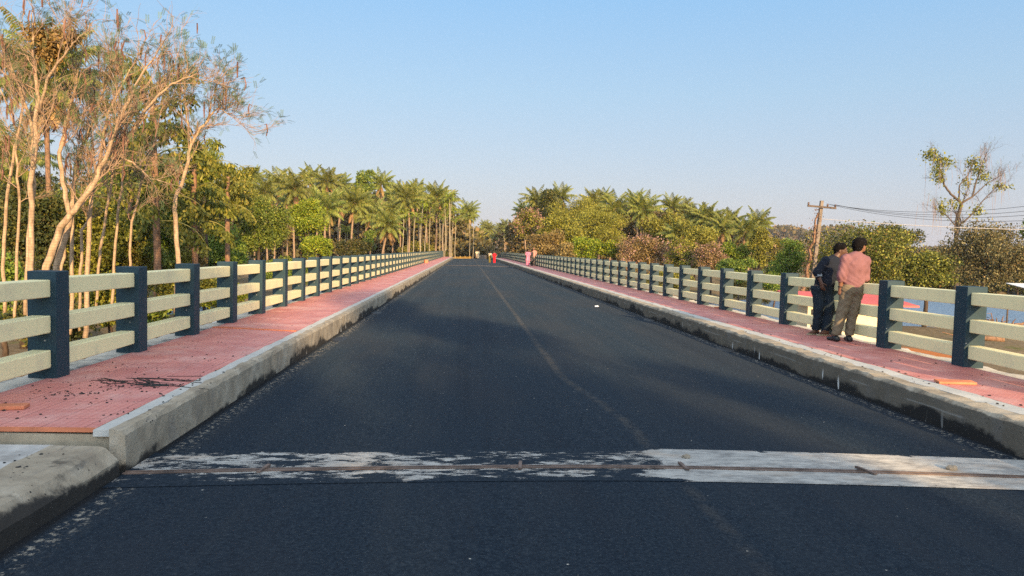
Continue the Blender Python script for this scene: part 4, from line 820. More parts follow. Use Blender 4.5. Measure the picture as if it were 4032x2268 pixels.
# ------------------------------------------------------------------ far woods
def woods(name, cols, mat, seed, leaf):
    g = np.random.default_rng(seed); b = MB()
    for px, top, Y in cols:
        c = at(px, top, Y); g0 = float(ground_h(c.x, Y)); H = c.z - g0; n = int(260 * max(1, H / 8))
        w = H * .45 + 2; pts = np.array([c.x, Y, g0]) + np.stack([g.normal(0, w * .5, n), g.normal(0, w * .5, n), H * g.uniform(0, 1, n) ** .7], 1)
        k = np.sqrt(np.clip(1 - ((pts[:, 2] - g0) / H - .45).clip(0) ** 2 / .32, .05, 1)); pts[:, 0] = c.x + (pts[:, 0] - c.x) * k
        b.quads(leaf_quads(pts, leaf * Y / 100, .45, g, .3))
    return tag(b.build(name, M[mat]), kind='stuff')
SIL = ([700, 900, 1300, 1500, 1620, 1720, 1790, 1830, 1900], [760, 770, 770, 775, 800, 815, 870, 940, 945])
cols = [(px, np.interp(px, *SIL) + rng.uniform(-15, 25), 190 + rng.uniform(-6, 10)) for px in range(700, 1900, 14)]
woods('far_woods', cols, 'farleaf', 5, .55)
cols = [(px, 715 + 30 * math.sin(px * .03) + rng.uniform(-25, 25), 88 + rng.uniform(-6, 6)) for px in range(-200, 900, 22)]
woods('near_woods', cols, 'darkgreen', 8, .42)
T('leafy_tree', 'dark green tree between the forked trunk and the straight slim trunks', 'tree', 230, 870, 150, 190, 40, 'green', 76, cover=3.6, lobes=30)
T('leafy_tree', 'green tree filling the gap left of the tallest fishtail palm'.replace(' left of', ' before'), 'tree', 470, 760, 120, 150, 50, 'green', 77, cover=3.6, lobes=26)
T('leafy_tree', 'dark green tree behind the shorter fishtail palm', 'tree', 830, 850, 130, 150, 62, 'darkgreen', 78, cover=3.6, lobes=26)
T('leafy_tree', 'green tree beneath the tallest fishtail palm crown', 'tree', 620, 900, 110, 140, 40, 'green', 79, cover=3.4, lobes=24)
cols = [(px, 912 + 10 * math.sin(px * .04) + rng.uniform(-8, 8), 520 + rng.uniform(-20, 20)) for px in range(1860, 2100, 7)]
SIR = ([2050, 2110, 2200, 2500, 2650, 2800, 2950, 3020], [900, 850, 820, 815, 850, 895, 925, 950])
cols += [(px, np.interp(px, *SIR) + rng.uniform(-12, 18), 165 + rng.uniform(-6, 6)) for px in range(2050, 3020, 12)]
cols += [(px, 915 + 12 * math.sin(px * .03) + rng.uniform(-10, 8), 820 + rng.uniform(-45, 45)) for px in range(2920, 3420, 5)]
cols += [(px, 985 + rng.uniform(-8, 8), 800 + rng.uniform(-40, 40)) for px in range(3400, 4200, 6)]
cols += [(px, 1010 + 10 * math.sin(px * .02) + rng.uniform(-10, 8), 240 + rng.uniform(-12, 12)) for px in range(2950, 3800, 12)]
cols += [(px, 1040 + rng.uniform(-12, 8), 140 + rng.uniform(-6, 6)) for px in range(3480, 4300, 14)]
woods('distant_woods', cols, 'farleaf', 6, .5)

# ------------------------------------------------------------------ roadside trees behind the viewer, whose shade lies over the near road and rail
def uw(u, t): a = R(17); return (u * math.cos(a) + t * math.sin(a), u * math.sin(a) - t * math.cos(a))
for u, t, z, r3, cov, sd, lob, lab in ((-1.3, 26, 8.8, (2.4, 2.5, 3.2), 3.2, 201, 26, 'roadside tree behind the viewer shading the near railing'), (2.9, 25, 6.7, (2.6, 2.6, 2.5), 3.4, 202, 26, 'low dense roadside tree behind the viewer shading the joint'),
        (3.6, 30, 11.6, (2.4, 2.6, 2.4), 1.3, 204, 9, 'tall thin-crowned roadside tree behind the viewer'), (6.0, 24, 6.0, (1.6, 2.2, 2.6), 1.6, 203, 20, 'loose roadside tree behind the viewer, furthest to the river side')):
    x, y = uw(u, t); leafy_tree('roadside_tree', lab, 'tree', (x, y, -.8), (x, y, z), r3, .16, M and 'olive', seed=sd, cover=cov, lobes=lob, skirt=1)

# ------------------------------------------------------------------ people: smooth bodies and clothes grown from limb segments
class Field:
    """signed distance on a grid: rounded cones blended smoothly, then turned into one closed surface"""
    def __init__(s, lo, hi, h):
        s.lo = np.array(lo, float); s.h = h; s.n = np.ceil((np.array(hi) - s.lo) / h).astype(int) + 1
        s.ax = [s.lo[i] + h * np.arange(s.n[i]) for i in range(3)]; s.d = np.full(s.n, 9.0)
    def sl(s, p, q, m):
        a = np.minimum(p, q) - m; b = np.maximum(p, q) + m
        return tuple(slice(max(0, int((a[i] - s.lo[i]) / s.h)), min(s.n[i], int((b[i] - s.lo[i]) / s.h) + 2)) for i in range(3))
    def cone(s, p, q, ra, rb, k=.03, flat=None, cut=False):
        p, q = np.array(p, float), np.array(q, float); sl = s.sl(p, q, max(ra, rb) * (flat[2] if flat and len(flat) > 2 else 1) + .06 + k)
        X, Y, Z = np.meshgrid(s.ax[0][sl[0]], s.ax[1][sl[1]], s.ax[2][sl[2]], indexing='ij'); P = np.stack([X, Y, Z], -1); v = q - p; L = v @ v + 1e-12
        t = np.clip(((P - p) @ v) / L, 0, 1); r = P - (p + t[..., None] * v); rad = ra + (rb - ra) * t
        if flat: u = np.array(flat[0], float); u /= np.linalg.norm(u); c = r @ u; r = r + (c * (1 / flat[1] - 1))[..., None] * u
        d = np.linalg.norm(r, axis=-1) - rad
        if flat and flat[1] < 1: d = d * (flat[1] * .5 + .5)
        o = s.d[sl]
        if cut: s.d[sl] = np.maximum(o, -d); return
        hh = np.clip(.5 + .5 * (o - d) / k, 0, 1) if k > 0 else (o > d).astype(float); s.d[sl] = o * (1 - hh) + d * hh - k * hh * (1 - hh)
    def chain(s, pts, rads, k=.03, flat=None):
        for i in range(len(pts) - 1): s.cone(pts[i], pts[i + 1], rads[i], rads[i + 1], k, flat)
    def clip(s, pt, nrm):
        X, Y, Z = np.meshgrid(*s.ax, indexing='ij'); n = np.array(nrm, float); n /= np.linalg.norm(n)
        s.d = np.maximum(s.d, (X - pt[0]) * n[0] + (Y - pt[1]) * n[1] + (Z - pt[2]) * n[2])
    def wrinkle(s, amp, fr, seed=0):
        X, Y, Z = np.meshgrid(*s.ax, indexing='ij')
        s.d = s.d + amp * (np.sin(fr * (Z * 1.3 + X * .8 + .15 * np.sin(9 * X + seed)) + seed) * np.sin(fr * .7 * (X - Y * .6) + 2 * seed) + .6 * np.sin(fr * 1.9 * (X * .9 + .4 * Z + .2 * np.sin(7 * Z))))
    def surface(s):
        d = s.d; ins = d < 0; nz = [k - 1 for k in s.n]; acc = np.zeros((*nz, 3)); cnt = np.zeros(nz)
        I = np.indices(s.n).transpose(1, 2, 3, 0).astype(float)
        for a in range(3):
            A = [slice(None)] * 3; B = [slice(None)] * 3; A[a] = slice(0, -1); B[a] = slice(1, None); A, B = tuple(A), tuple(B)
            x = ins[A] != ins[B]; t = d[A] / (d[A] - d[B] + 1e-12); pos = I[A].copy(); pos[..., a] += np.clip(t, 0, 1); o = [i for i in range(3) if i != a]
            for u in (0, 1):
                for w in (0, 1):
                    sl = [slice(None)] * 3; sl[o[0]] = slice(u, nz[o[0]] + u); sl[o[1]] = slice(w, nz[o[1]] + w); sl = tuple(sl)
                    m = x[sl]; acc += np.where(m[..., None], pos[sl], 0); cnt += m
        act = cnt > 0; idx = -np.ones(nz, int); idx[act] = np.arange(act.sum()); V = acc[act] / cnt[act][:, None] * s.h + s.lo; F = []
        for a in range(3):
            A = [slice(None)] * 3; B = [slice(None)] * 3; A[a] = slice(0, -1); B[a] = slice(1, None); x = ins[tuple(A)] != ins[tuple(B)]; o = [(a + 1) % 3, (a + 2) % 3]
            q = np.argwhere(x); q = q[(q[:, o[0]] > 0) & (q[:, o[1]] > 0) & (q[:, o[0]] < s.n[o[0]] - 1) & (q[:, o[1]] < s.n[o[1]] - 1)]
            def at_(du, dv): r = q.copy(); r[:, o[0]] -= du; r[:, o[1]] -= dv; return idx[r[:, 0], r[:, 1], r[:, 2]]
            f = np.stack([at_(1, 1), at_(0, 1), at_(0, 0), at_(1, 0)], 1); flip = ~ins[q[:, 0], q[:, 1], q[:, 2]]; f[flip] = f[flip][:, ::-1]; F.append(f[(f >= 0).all(1)])
        return V, np.concatenate(F)
    def build(s, name, mat, parent):
        V, F = s.surface(); b = MB(); b.add(V, F.tolist()); return b.build(name, mat, parent, True)
def m_cloth(name, col, rough=.85, var=.12, weave=120):
    t = NT(name); c = t.coord(); f = t.noise(t.coord((6, 6, 2.2)), 1.6, 4); a = tuple(x * (1 - var) for x in col); b_ = tuple(min(1, x * (1 + var)) for x in col)
    t.bump(t.math('ADD', f, t.math('MULTIPLY', t.noise(c, weave, 2), .25)), .35, .02); return t.out(t.ramp(f, [(.3, a), (.7, b_)]), rough, .2)
def m_print(name, c1, c2, scale=16):
    t = NT(name); v = t.n('ShaderNodeTexVoronoi'); t.l(t.coord(), v.inputs['Vector']); v.inputs['Scale'].default_value = scale
    return t.out(t.mix(t.math('LESS_THAN', v.outputs['Distance'], .42), c1, c2), .85, .2)
SK = m_plain('skin', (.20, .095, .055), .5, .08, 8); SKD = m_plain('dark_skin', (.095, .045, .028), .5, .08, 8); HAIR = m_plain('black_hair', (.005, .004, .004), .85, .3, 30, .1)
PINK = m_cloth('pink_shirt_cloth', (.19, .090, .096)); KHAKI = m_cloth('khaki_cloth', (.16, .125, .082)); NAVY = m_cloth('navy_cloth', (.010, .013, .022)); JEAN = m_cloth('dark_denim', (.012, .020, .030)); CUFF = m_cloth('grey_lining', (.22, .25, .28))
BLK = m_plain('black_rubber', (.012, .012, .013), .5, .3, 20); SOLE = m_plain('pale_sole', (.36, .30, .20), .7); EYE = m_plain('eye_white', (.6, .58, .55), .3)

def head(f, c, fwd, s=1.0, tilt=0):
    """head, neck left out: c centre, fwd facing direction"""
    c = np.array(c); w = unit(np.array([fwd[0], fwd[1], 0.])); r = np.array([w[1], -w[0], 0]); u = np.array([0, 0, 1.])
    P = lambda x, y, z: c + (r * x + w * y + u * z) * s
    f.cone(P(0, -.02, .035), P(0, .02, .03), .088 * s, .084 * s, .02, (r, .86)); f.cone(P(0, .035, -.03), P(0, .05, -.085), .062 * s, .038 * s, .03, (r, .95))
    f.cone(P(0, .092, .005), P(0, .112, -.028), .010 * s, .015 * s, .012); f.cone(P(-.02, .088, -.06), P(.02, .088, -.06), .010 * s, .010 * s, .01)
    f.cone(P(-.045, .082, .035), P(.045, .082, .035), .012 * s, .012 * s, .02)
    for e in (-1, 1): f.cone(P(.074 * e, -.005, .018), P(.078 * e, -.01, -.02), .014 * s, .011 * s, .006, (r, .5)); f.cone(P(.033 * e, .088, .015), P(.034 * e, .088, .015), .011 * s, .011 * s, 0, None, True)
    return P
def hand(f, wrist, dirn, palm_n, s=1.0, curl=.5, thumb=1):
    """palm, four bent fingers of unequal length and a thumb from the side of the palm"""
    wrist = np.array(wrist); d = unit(np.array(dirn, float)); n = unit(np.array(palm_n, float)); n = unit(n - d * (n @ d)); a = np.cross(d, n)
    f.cone(wrist, wrist + d * .035 * s, .024 * s, .030 * s, .015, (n, .7)); f.cone(wrist + d * .035 * s, wrist + d * .085 * s, .034 * s, .036 * s, .012, (n, .45))
    for i, l in enumerate((.072, .080, .075, .060)):
        p = wrist + d * .09 * s + a * (.028 - .019 * i) * s; c1 = unit(d * math.cos(curl) + n * math.sin(curl)); c2 = unit(d * math.cos(curl * 2.3) + n * math.sin(curl * 2.3))
        q = p + c1 * l * .5 * s; e = q + c2 * l * .5 * s; f.cone(p - d * .012, q, .0095 * s, .009 * s, .004); f.cone(q, e, .009 * s, .0075 * s, .003)
    p = wrist + d * .03 * s + a * .030 * s * thumb; q = p + unit(d * .6 + a * .7 * thumb + n * .4) * .045 * s; f.cone(p, q, .013 * s, .011 * s, .008); f.cone(q, q + unit(d * .9 + n * .5) * .034 * s, .011 * s, .008 * s, .004)
def person(label, loc, rz=0, group=None): return thing('person', label, 'person', loc, group, rz)

# ---- man in the pink shirt (back to the viewer, face turned to the river)
x0, y0 = 6.13, 11.70
pm = person('man in pink shirt and khaki trousers at the railing, his back turned', (x0, y0, zf(y0)))
HL, HR, WA, CH, NK = (.07, .03, .86), (.23, .03, .86), (.155, .02, 1.02), (.165, 0, 1.26), (.19, .01, 1.40)
SL, SR = (-.005, .0, 1.335), (.345, .03, 1.325); EL, WL = (-.075, -.02, 1.075), (-.055, .03, .875); ER, WR = (.375, .06, 1.045), (.27, .29, 1.01)
KL_, AL_ = (.01, .05, .49), (-.115, .0, .09); KR_, AR_ = (.19, .06, .48), (.125, .02, .09)
lo, hi = (-.35, -.25, -.02), (.6, .55, 1.75)
f = Field(lo, hi, .0095); f.chain([HL, WA, CH, NK], [.11, .11, .12, .05], .05, ((0, 1, 0), .75)); f.cone(HR, WA, .11, .11, .05); f.chain([SL, EL, WL], [.05, .042, .028], .03); f.chain([SR, ER, WR], [.05, .042, .028], .03)
f.chain([HL, KL_, AL_], [.085, .055, .04], .03); f.chain([HR, KR_, AR_], [.085, .055, .04], .03); f.cone(CH, SL, .1, .06, .04); f.cone(CH, SR, .1, .06, .04); f.chain([NK, (.235, .035, 1.50)], [.055, .052], .03)
hp = head(f, (.25, .045, 1.545), (.93, .36), 1.0); hand(f, WL, (.03, .05, -1), (.6, .6, 0), 1.0, .55, 1); hand(f, WR, (-.5, .8, -.05), (0, .2, -1), 1.0, .5, -1)
f.build('body', SK, pm)
f = Field(lo, hi, .0095); f.chain([(.15, .03, .84), WA, CH, (.17, .0, 1.33)], [.175, .172, .190, .135], .06, ((0, 1, 0), .66)); f.cone(SL, SR, .078, .078, .05, ((0, 1, 0), .9)); f.chain([SL, EL, (-.068, 0, 1.01)], [.078, .066, .060], .035); f.chain([SR, ER, (.32, .2, 1.02)], [.078, .064, .056], .035)
f.cone((.18, .005, 1.375), (.215, .025, 1.43), .072, .066, .03); f.wrinkle(.0045, 34, 1); f.clip((.15, 0, .80), (0, .12, -1)); f.clip((.22, .03, 1.437), (.3, .3, 1)); f.build('shirt', PINK, pm)
f = Field(lo, hi, .0095); f.chain([HL, KL_, (-.10, .0, .12)], [.112, .082, .072], .04); f.chain([HR, KR_, (.13, .02, .12)], [.112, .082, .070], .04); f.cone((.09, .03, .86), (.22, .03, .86), .125, .125, .05, ((0, 1, 0), .95)); f.wrinkle(.0045, 42, 3); f.clip((.1, 0, .93), (0, 0, 1)); f.clip((0, 0, .10), (0, 0, -1)); f.build('trousers', KHAKI, pm)
f = Field((.1, -.12, 1.38), (.42, .22, 1.75), .008); P = hp
f.cone(P(0, -.035, .055), P(0, .02, .062), .099, .090, .02, None); f.cone(P(0, -.055, .0), P(0, -.055, -.03), .082, .070, .03); f.cone(P(0, .06, .105), P(0, .10, .085), .035, .022, .03); f.cone(P(0, .05, -.088), P(0, .075, -.105), .046, .032, .02); f.cone(P(0, .12, -.01), P(0, .10, -.03), .06, .03, 0, None, True); f.cone(P(0, .105, .03), P(0, .1, .0), .055, .05, 0, None, True)
[f.cone(P(.085 * e, .012, -.005), P(.085 * e, .03, -.04), .030, .030, 0, None, True) for e in (-1, 1)]; f.wrinkle(.003, 120, 2); f.build('hair', HAIR, pm)
def shoe(parent, ankle, d, name='shoe', sandal=False):
    d = unit(np.array([d[0], d[1], 0.])); a = np.array([ankle[0], ankle[1], 0]); r = np.array([d[1], -d[0], 0]); f = Field(a - .3, a + np.array([.3, .3, .3]), .007)
    if sandal: f.cone(a - d * .07 + [0, 0, .012], a + d * .17 + [0, 0, .012], .036, .046, .02, ((0, 0, 1), .34)); f.clip(a + [0, 0, .002], (0, 0, -1)); f.build('sandal', SOLE, parent)
    else:
        f.cone(a - d * .05 + [0, 0, .05], a + d * .02 + [0, 0, .075], .045, .042, .03); f.cone(a - d * .06 + [0, 0, .03], a + d * .16 + [0, 0, .028], .042, .040, .03, ((0, 0, 1), .8)); f.clip(a + [0, 0, .004], (0, 0, -1)); f.clip(a + [0, 0, .115], (0, 0, 1)); f.build(name, BLK, parent)
        b = MB(); b.tube([a - d * .085 + r * .03 + [0, 0, .07], a - d * .096 + [0, 0, .055], a - d * .085 - r * .03 + [0, 0, .07]], .004, 4); b.tube([a + r * .045 + [0, 0, .03], a + d * .05 + r * .042 + [0, 0, .06], a + d * .1 + r * .045 + [0, 0, .03]], .004, 4); b.build('stripe', SOLE, parent)
shoe(pm, AL_, (-.12, 1)); shoe(pm, AR_, (.25, 1))
b = MB(); c = np.array(WL) + np.array([0, .0, .012]); b.tube([c + np.array([.033 * math.cos(a), .033 * math.sin(a), 0]) for a in np.linspace(0, 6.2832, 13)], .009, 5); b.build('wristwatch', BLK, pm)

# ---- man in dark clothes leaning back against the rail
x0, y0 = 6.205, 12.66
dm = person('bearded man in dark shirt and jeans leaning back on the railing, hand on hip', (x0, y0, zf(y0)))
HP = (.03, .0, .82); WA, CH, NK = (.08, -.02, 1.0), (.15, -.05, 1.19), (.22, -.05, 1.36); SR, SL = (.03, -.09, 1.30), (.30, .03, 1.31); ER, WR = (-.125, -.10, 1.10), (-.075, -.15, .93); EL, WL = (.36, .04, 1.06), (.30, -.10, .92)
K1, A1, K2, A2 = (-.045, -.06, .46), (-.055, -.02, .085), (.14, -.08, .47), (.075, -.12, .085); H1, H2 = (-.045, 0, .82), (.11, .01, .82)
lo, hi = (-.45, -.45, -.02), (.6, .35, 1.7)
f = Field(lo, hi, .0095); f.chain([HP, WA, CH, NK], [.13, .12, .12, .05], .05, ((0, 1, 0), .75)); f.cone(CH, SR, .1, .055, .04); f.cone(CH, SL, .1, .055, .04); f.chain([SR, ER, WR], [.05, .042, .027], .03); f.chain([SL, EL, WL], [.05, .042, .027], .03)
f.chain([H1, K1, A1], [.085, .055, .038], .03); f.chain([H2, K2, A2], [.085, .055, .038], .03); f.chain([NK, (.275, -.05, 1.44)], [.054, .05], .03); hp = head(f, (.30, -.045, 1.475), (.85, -.52), .97)
hand(f, WR, (.25, -.12, -1), (.7, .6, 0), 1.0, .35, 1); hand(f, WL, (-.3, -.3, -.9), (-.6, .6, 0), 1.0, .5, -1)
for A in (A1, A2): f.chain([A, (A[0] - .06, A[1] - .03, .05), (A[0] - .15, A[1] - .06, .028)], [.036, .032, .022], .03); f.cone((A[0] + .03, A[1], .03), A, .03, .036, .03)
f.build('body', SKD, dm)
f = Field(lo, hi, .0095); f.chain([(.035, 0, .80), WA, CH, (.19, -.05, 1.29)], [.165, .155, .165, .115], .06, ((.2, 1, 0), .70)); f.cone(SR, SL, .072, .072, .05); f.chain([SR, ER], [.078, .070], .035); f.cone(ER, (-.115, -.115, 1.06), .068, .062, .03); f.chain([SL, EL], [.072, .062], .035); f.wrinkle(.004, 36, 2); f.clip((0, 0, .76), (0, 0, -1)); f.build('shirt', NAVY, dm)
f = Field(lo, hi, .0095); f.cone((-.118, -.11, 1.075), (-.105, -.125, 1.015), .066, .060, .01); f.clip((-.118, -.11, 1.07), (-.1, .2, 1)); f.clip((-.105, -.125, 1.02), (.1, -.2, -1)); f.build('cuff', CUFF, dm)
f = Field(lo, hi, .0095); f.chain([H1, K1, (-.055, -.02, .11)], [.112, .085, .072], .04); f.chain([H2, K2, (.08, -.11, .11)], [.112, .080, .068], .04); f.cone(H1, H2, .12, .12, .05); f.wrinkle(.004, 40, 4); f.clip((0, 0, .86), (0, 0, 1)); f.clip((0, 0, .085), (0, 0, -1)); f.build('trousers', JEAN, dm)
f = Field((.12, -.25, 1.3), (.5, .15, 1.65), .008); P = hp
f.cone(P(0, -.02, .065), P(0, .03, .07), .088, .080, .02); f.cone(P(0, -.05, .02), P(0, -.05, -.0), .076, .066, .03); f.cone(P(0, .045, -.08), P(0, .068, -.10), .048, .034, .02); f.cone(P(0, .11, .03), P(0, .11, .0), .062, .06, 0, None, True); [f.cone(P(.08 * e, .012, -.005), P(.08 * e, .03, -.04), .030, .030, 0, None, True) for e in (-1, 1)]; f.wrinkle(.002, 120, 2); f.build('hair', HAIR, dm)
for A in (A1, A2): shoe(dm, A, (-1, -.4), sandal=True)

# ---- the far figures
def far_person(label, loc, rz, h, parts, skin, hair_long=False, bald=False, arm=0.0, step=.0):
    t = person(label, loc, rz, None); k = h / 1.6; lo, hi = (-.42 * k, -.35 * k, -.02), (.42 * k, .4 * k, 1.72 * k); S_ = lambda *p: tuple(q * k for q in p)
    f = Field(lo, hi, .016); f.chain([S_(0, 0, .82), S_(0, 0, 1.0), S_(0, 0, 1.22), S_(0, 0, 1.36)], [.12 * k, .11 * k, .12 * k, .05 * k], .05, ((0, 1, 0), .75))
    for e in (-1, 1): f.chain([S_(.08 * e, 0, .82), S_(.085 * e, .02 - step * e * .5, .44), S_(.085 * e, -step * e, .07), S_(.09 * e, .12 - step * e, .03)], [.085 * k, .055 * k, .036 * k, .028 * k], .03); f.chain([S_(.17 * e, 0, 1.30), S_(.23 * e, -.02 + arm * .12, 1.05), S_((.21 - arm * .12) * e, .06 + arm * .16, .86 + arm * .18)], [.05 * k, .04 * k, .028 * k], .03); f.cone(S_(0, 0, 1.26), S_(.17 * e, 0, 1.30), .09 * k, .05 * k, .03); hand(f, S_((.21 - arm * .12) * e, .06 + arm * .16, .86 + arm * .18), (0, .3, -1), (-e, 0, 0), k, .5, e)
    f.cone(S_(0, 0, 1.34), S_(0, .02, 1.44), .05 * k, .048 * k, .03); P = head(f, S_(0, .02, 1.49), (0, 1), k); f.build('body', skin, t)
    for nm, mat, segs, cl in parts:
        f = Field(lo, hi, .016)
        for p, q, ra, rb, fl in segs: f.cone(S_(*p), S_(*q), ra * k, rb * k, .05, ((0, 1, 0), fl))
        for cp, cn in cl: f.clip(S_(*cp), cn)
        f.build(nm, mat, t)
    if not bald:
        f = Field(lo, hi, .014); f.cone(P(0, -.03, .06), P(0, .01, .07), .10 * k, .085 * k, .02)
        if hair_long: f.cone(P(0, -.06, .02), P(0, -.09, -.22), .08 * k, .05 * k, .04)
        f.cone(P(0, .12, .0), P(0, .1, -.05), .075 * k, .07 * k, 0, None, True); f.build('hair', HAIR, t)
    return t
SLV = [((-.17, 0, 1.29), (-.235, 0, 1.10), .07, .065, 1), ((.17, 0, 1.29), (.235, 0, 1.10), .07, .065, 1)]
KURTA = [((0, 0, .55), (0, 0, .95), .25, .17, .75), ((0, 0, .95), (0, 0, 1.22), .16, .17, .75), ((0, 0, 1.22), (0, 0, 1.33), .16, .09, .75), ((-.16, 0, 1.29), (.16, 0, 1.29), .07, .07, 1)] + SLV
LEGS = [((-.08, 0, .82), (-.09, 0, .10), .12, .08, 1), ((.08, 0, .82), (.09, 0, .10), .12, .08, 1)]
SAREE = [((0, 0, .06), (0, 0, .80), .17, .19, .9), ((0, 0, .80), (0, 0, 1.05), .19, .15, .8), ((0, 0, 1.05), (0, 0, 1.28), .15, .16, .75)]
SHIRT = [((0, 0, .82), (0, 0, 1.0), .17, .16, .7), ((0, 0, 1.0), (0, 0, 1.24), .16, .17, .7), ((-.16, 0, 1.29), (.16, 0, 1.29), .075, .075, 1)] + SLV
cl_h = lambda z0, z1: [((0, 0, z0), (0, 0, -1)), ((0, 0, z1), (0, 0, 1))]
KP = m_print('pink_print', (.42, .10, .19), (.55, .28, .34)); PT = m_cloth('rose_cloth', (.62, .16, .26)); DKP = m_print('dark_print', (.025, .024, .026), (.12, .11, .11)); DKT = m_cloth('black_cloth', (.02, .015, .016)); SAL = m_cloth('salmon_cloth', (.45, .21, .17)); GRN = m_print('olive_saree', (.13, .10, .02), (.22, .17, .05), 22); CRM = m_cloth('cream_cloth', (.48, .43, .31)); REDC = m_cloth('scarlet_cloth', (.50, .010, .022)); GRY = m_cloth('grey_brown_cloth', (.25, .19, .14))
def gp(px, X): # foot position on a line parallel to the bridge for a view column
    d = ray(px, 1040); Y = X * d.y / d.x if abs(d.x) > 1e-6 else 90; return Y
def put(px, Y): return at(px, 1040, Y).x
Y = 66.0; far_person('woman in a printed pink tunic and rose trousers standing on the footpath', (put(2078, Y), Y, zf(Y)), R(200), 1.50, [('tunic', KP, KURTA, cl_h(.50, 1.35)), ('trousers', PT, LEGS, cl_h(.10, .86))], SKD, True)
Y = 66.5; far_person('woman in a dark printed dress facing the pink-dressed woman', (put(2094, Y), Y, zf(Y)), R(75), 1.48, [('dress', DKP, KURTA, cl_h(.42, 1.35)), ('trousers', DKT, LEGS, cl_h(.10, .86))], SKD, False, False, .9)
Y = 67.4; far_person('bald man in a salmon shirt standing behind the woman in the dark dress', (put(2100.5, Y), Y, zf(Y)), R(160), 1.66, [('shirt', SAL, SHIRT, cl_h(.80, 1.36)), ('trousers', GRY, LEGS, cl_h(.08, .86))], SK, False, True)
Y = 92.0; x = put(1928.5, Y); far_person('woman in an olive saree with a cream shawl walking on the road', (x, Y, road_z(x, Y)), R(175), 1.42, [('saree', GRN, SAREE, cl_h(.04, 1.2)), ('shawl', CRM, [((-.17, 0, 1.28), (.17, .02, 1.25), .085, .08, 1), ((-.2, .05, 1.2), (-.25, .06, .78), .09, .06, 1), ((-.1, .1, 1.22), (.12, .12, 1.05), .07, .06, 1)], [])], SKD, False, False, .3, .08)
Y = 91.0; x = put(1946, Y); far_person('woman in a bright red dress walking beside the shawled woman', (x, Y, road_z(x, Y)), R(185), 1.40, [('dress', REDC, [((0, 0, .10), (0, 0, .8), .18, .18, .9), ((0, 0, .8), (0, 0, 1.05), .17, .15, .8), ((0, 0, 1.05), (0, 0, 1.28), .15, .16, .75), ((-.16, 0, 1.27), (.16, 0, 1.27), .07, .07, 1)] + SLV, cl_h(.06, 1.36))], SK, True, False, 0, .08)
Y = 150.0; x = put(1876, Y); far_person('person in a cream shirt at the far end of the road, beside another alike', (x, Y, road_z(x, Y) + .35), R(180), 1.65, [('shirt', CRM, SHIRT, cl_h(.80, 1.36)), ('trousers', GRY, LEGS, cl_h(.08, .86))], SKD)
Y = 151.0; x = put(1883, Y); far_person('second person in pale clothes at the far end of the road, nearer its middle', (x, Y, road_z(x, Y) + .35), R(180), 1.68, [('shirt', CRM, SHIRT, cl_h(.80, 1.36)), ('trousers', CRM, LEGS, cl_h(.08, .86))], SKD)

# ------------------------------------------------------------------ utility pole and wires
Yp = 47.5; pb, ptop = at(3172, 1310, Yp), at(3236, 790, Yp)
t = thing('utility_pole', 'leaning concrete utility pole with a wooden crossarm, tangled in dry creeper', 'utility pole', tuple(pb)); up = ptop - pb
b = MB(); w0, w1 = .145, .10
P = [(-w0, -w0, -.6), (w0, -w0, -.6), (w0, w0, -.6), (-w0, w0, -.6)] + [(up.x - w1, up.y - w1, up.z), (up.x + w1, up.y - w1, up.z), (up.x + w1, up.y + w1, up.z), (up.x - w1, up.y + w1, up.z)]
b.hexa(P); bevel(b.build('shaft', M['pole'], t), .02)
a0, a1 = at(3180, 810, Yp - .25) - pb, at(3292, 820, Yp - .25) - pb; b = MB(); dxy = a1 - a0
b.hexa([tuple(a0 + Vector((0, -.05, -.06))), tuple(a1 + Vector((0, -.05, -.06))), tuple(a1 + Vector((0, .05, -.06))), tuple(a0 + Vector((0, .05, -.06)))] + [tuple(a0 + Vector((0, -.05, .06))), tuple(a1 + Vector((0, -.05, .06))), tuple(a1 + Vector((0, .05, .06))), tuple(a0 + Vector((0, .05, .06)))]); b.build('crossarm', M['bark_grey'], t)
for s in (.03, .55 + .15, .97):
    q = a0 + dxy * s; b = MB(); b.tube([q + Vector((0, 0, .06)), q + Vector((0, 0, .12)), q + Vector((0, 0, .18)), q + Vector((0, 0, .24))], [.03, .075, .05, .06], 8); b.build('insulator', M['insul'], t, True)
q0, q1 = at(3178, 1095, Yp - .22) - pb, at(3190, 1095, Yp - .22) - pb
q = at(3203, 1166, Yp - .21) - pb; b = MB(); b.box(q.x - .17, q.x + .15, q.y - .01, q.y + .01, q.z - .2, q.z + .2); b.build('yellow_plate', M['yellow'], t)
b = MB(); g = np.random.default_rng(5); base = at(3162, 1150, Yp) - pb; tp = at(3222, 838, Yp) - pb
P = [base + (tp - base) * s + Vector((g.normal(0, .10), g.normal(0, .08), 0)) for s in np.linspace(0, 1, 12)]; b.tube(P, list(np.linspace(.16, .05, 12)), 5)
pts = np.array([P[i] for i in g.integers(0, 12, 450)]) + g.normal(0, .17, (450, 3)); b.quads(leaf_quads(pts, .16, .2, g, .8)); o = b.build('dry_creeper', M['bark_red'], t)
def wire(name, label, p, q, sag, r, mat, group=None):
    p, q = np.array(p), np.array(q); b = MB(); b.tube([p + (q - p) * s - np.array([0, 0, sag * 4 * s * (1 - s)]) for s in np.linspace(0, 1, 25)], r, 5); return tag(b.build(name, mat), label, 'wire', group)
A = [pb + a0 + dxy * s + Vector((0, 0, .2)) for s in (.03, .70, .97, 1.0)]
ends = [(4200, 790), (4200, 812), (4200, 832), (4200, 858)]; GW = 'dark power lines running from the pole'
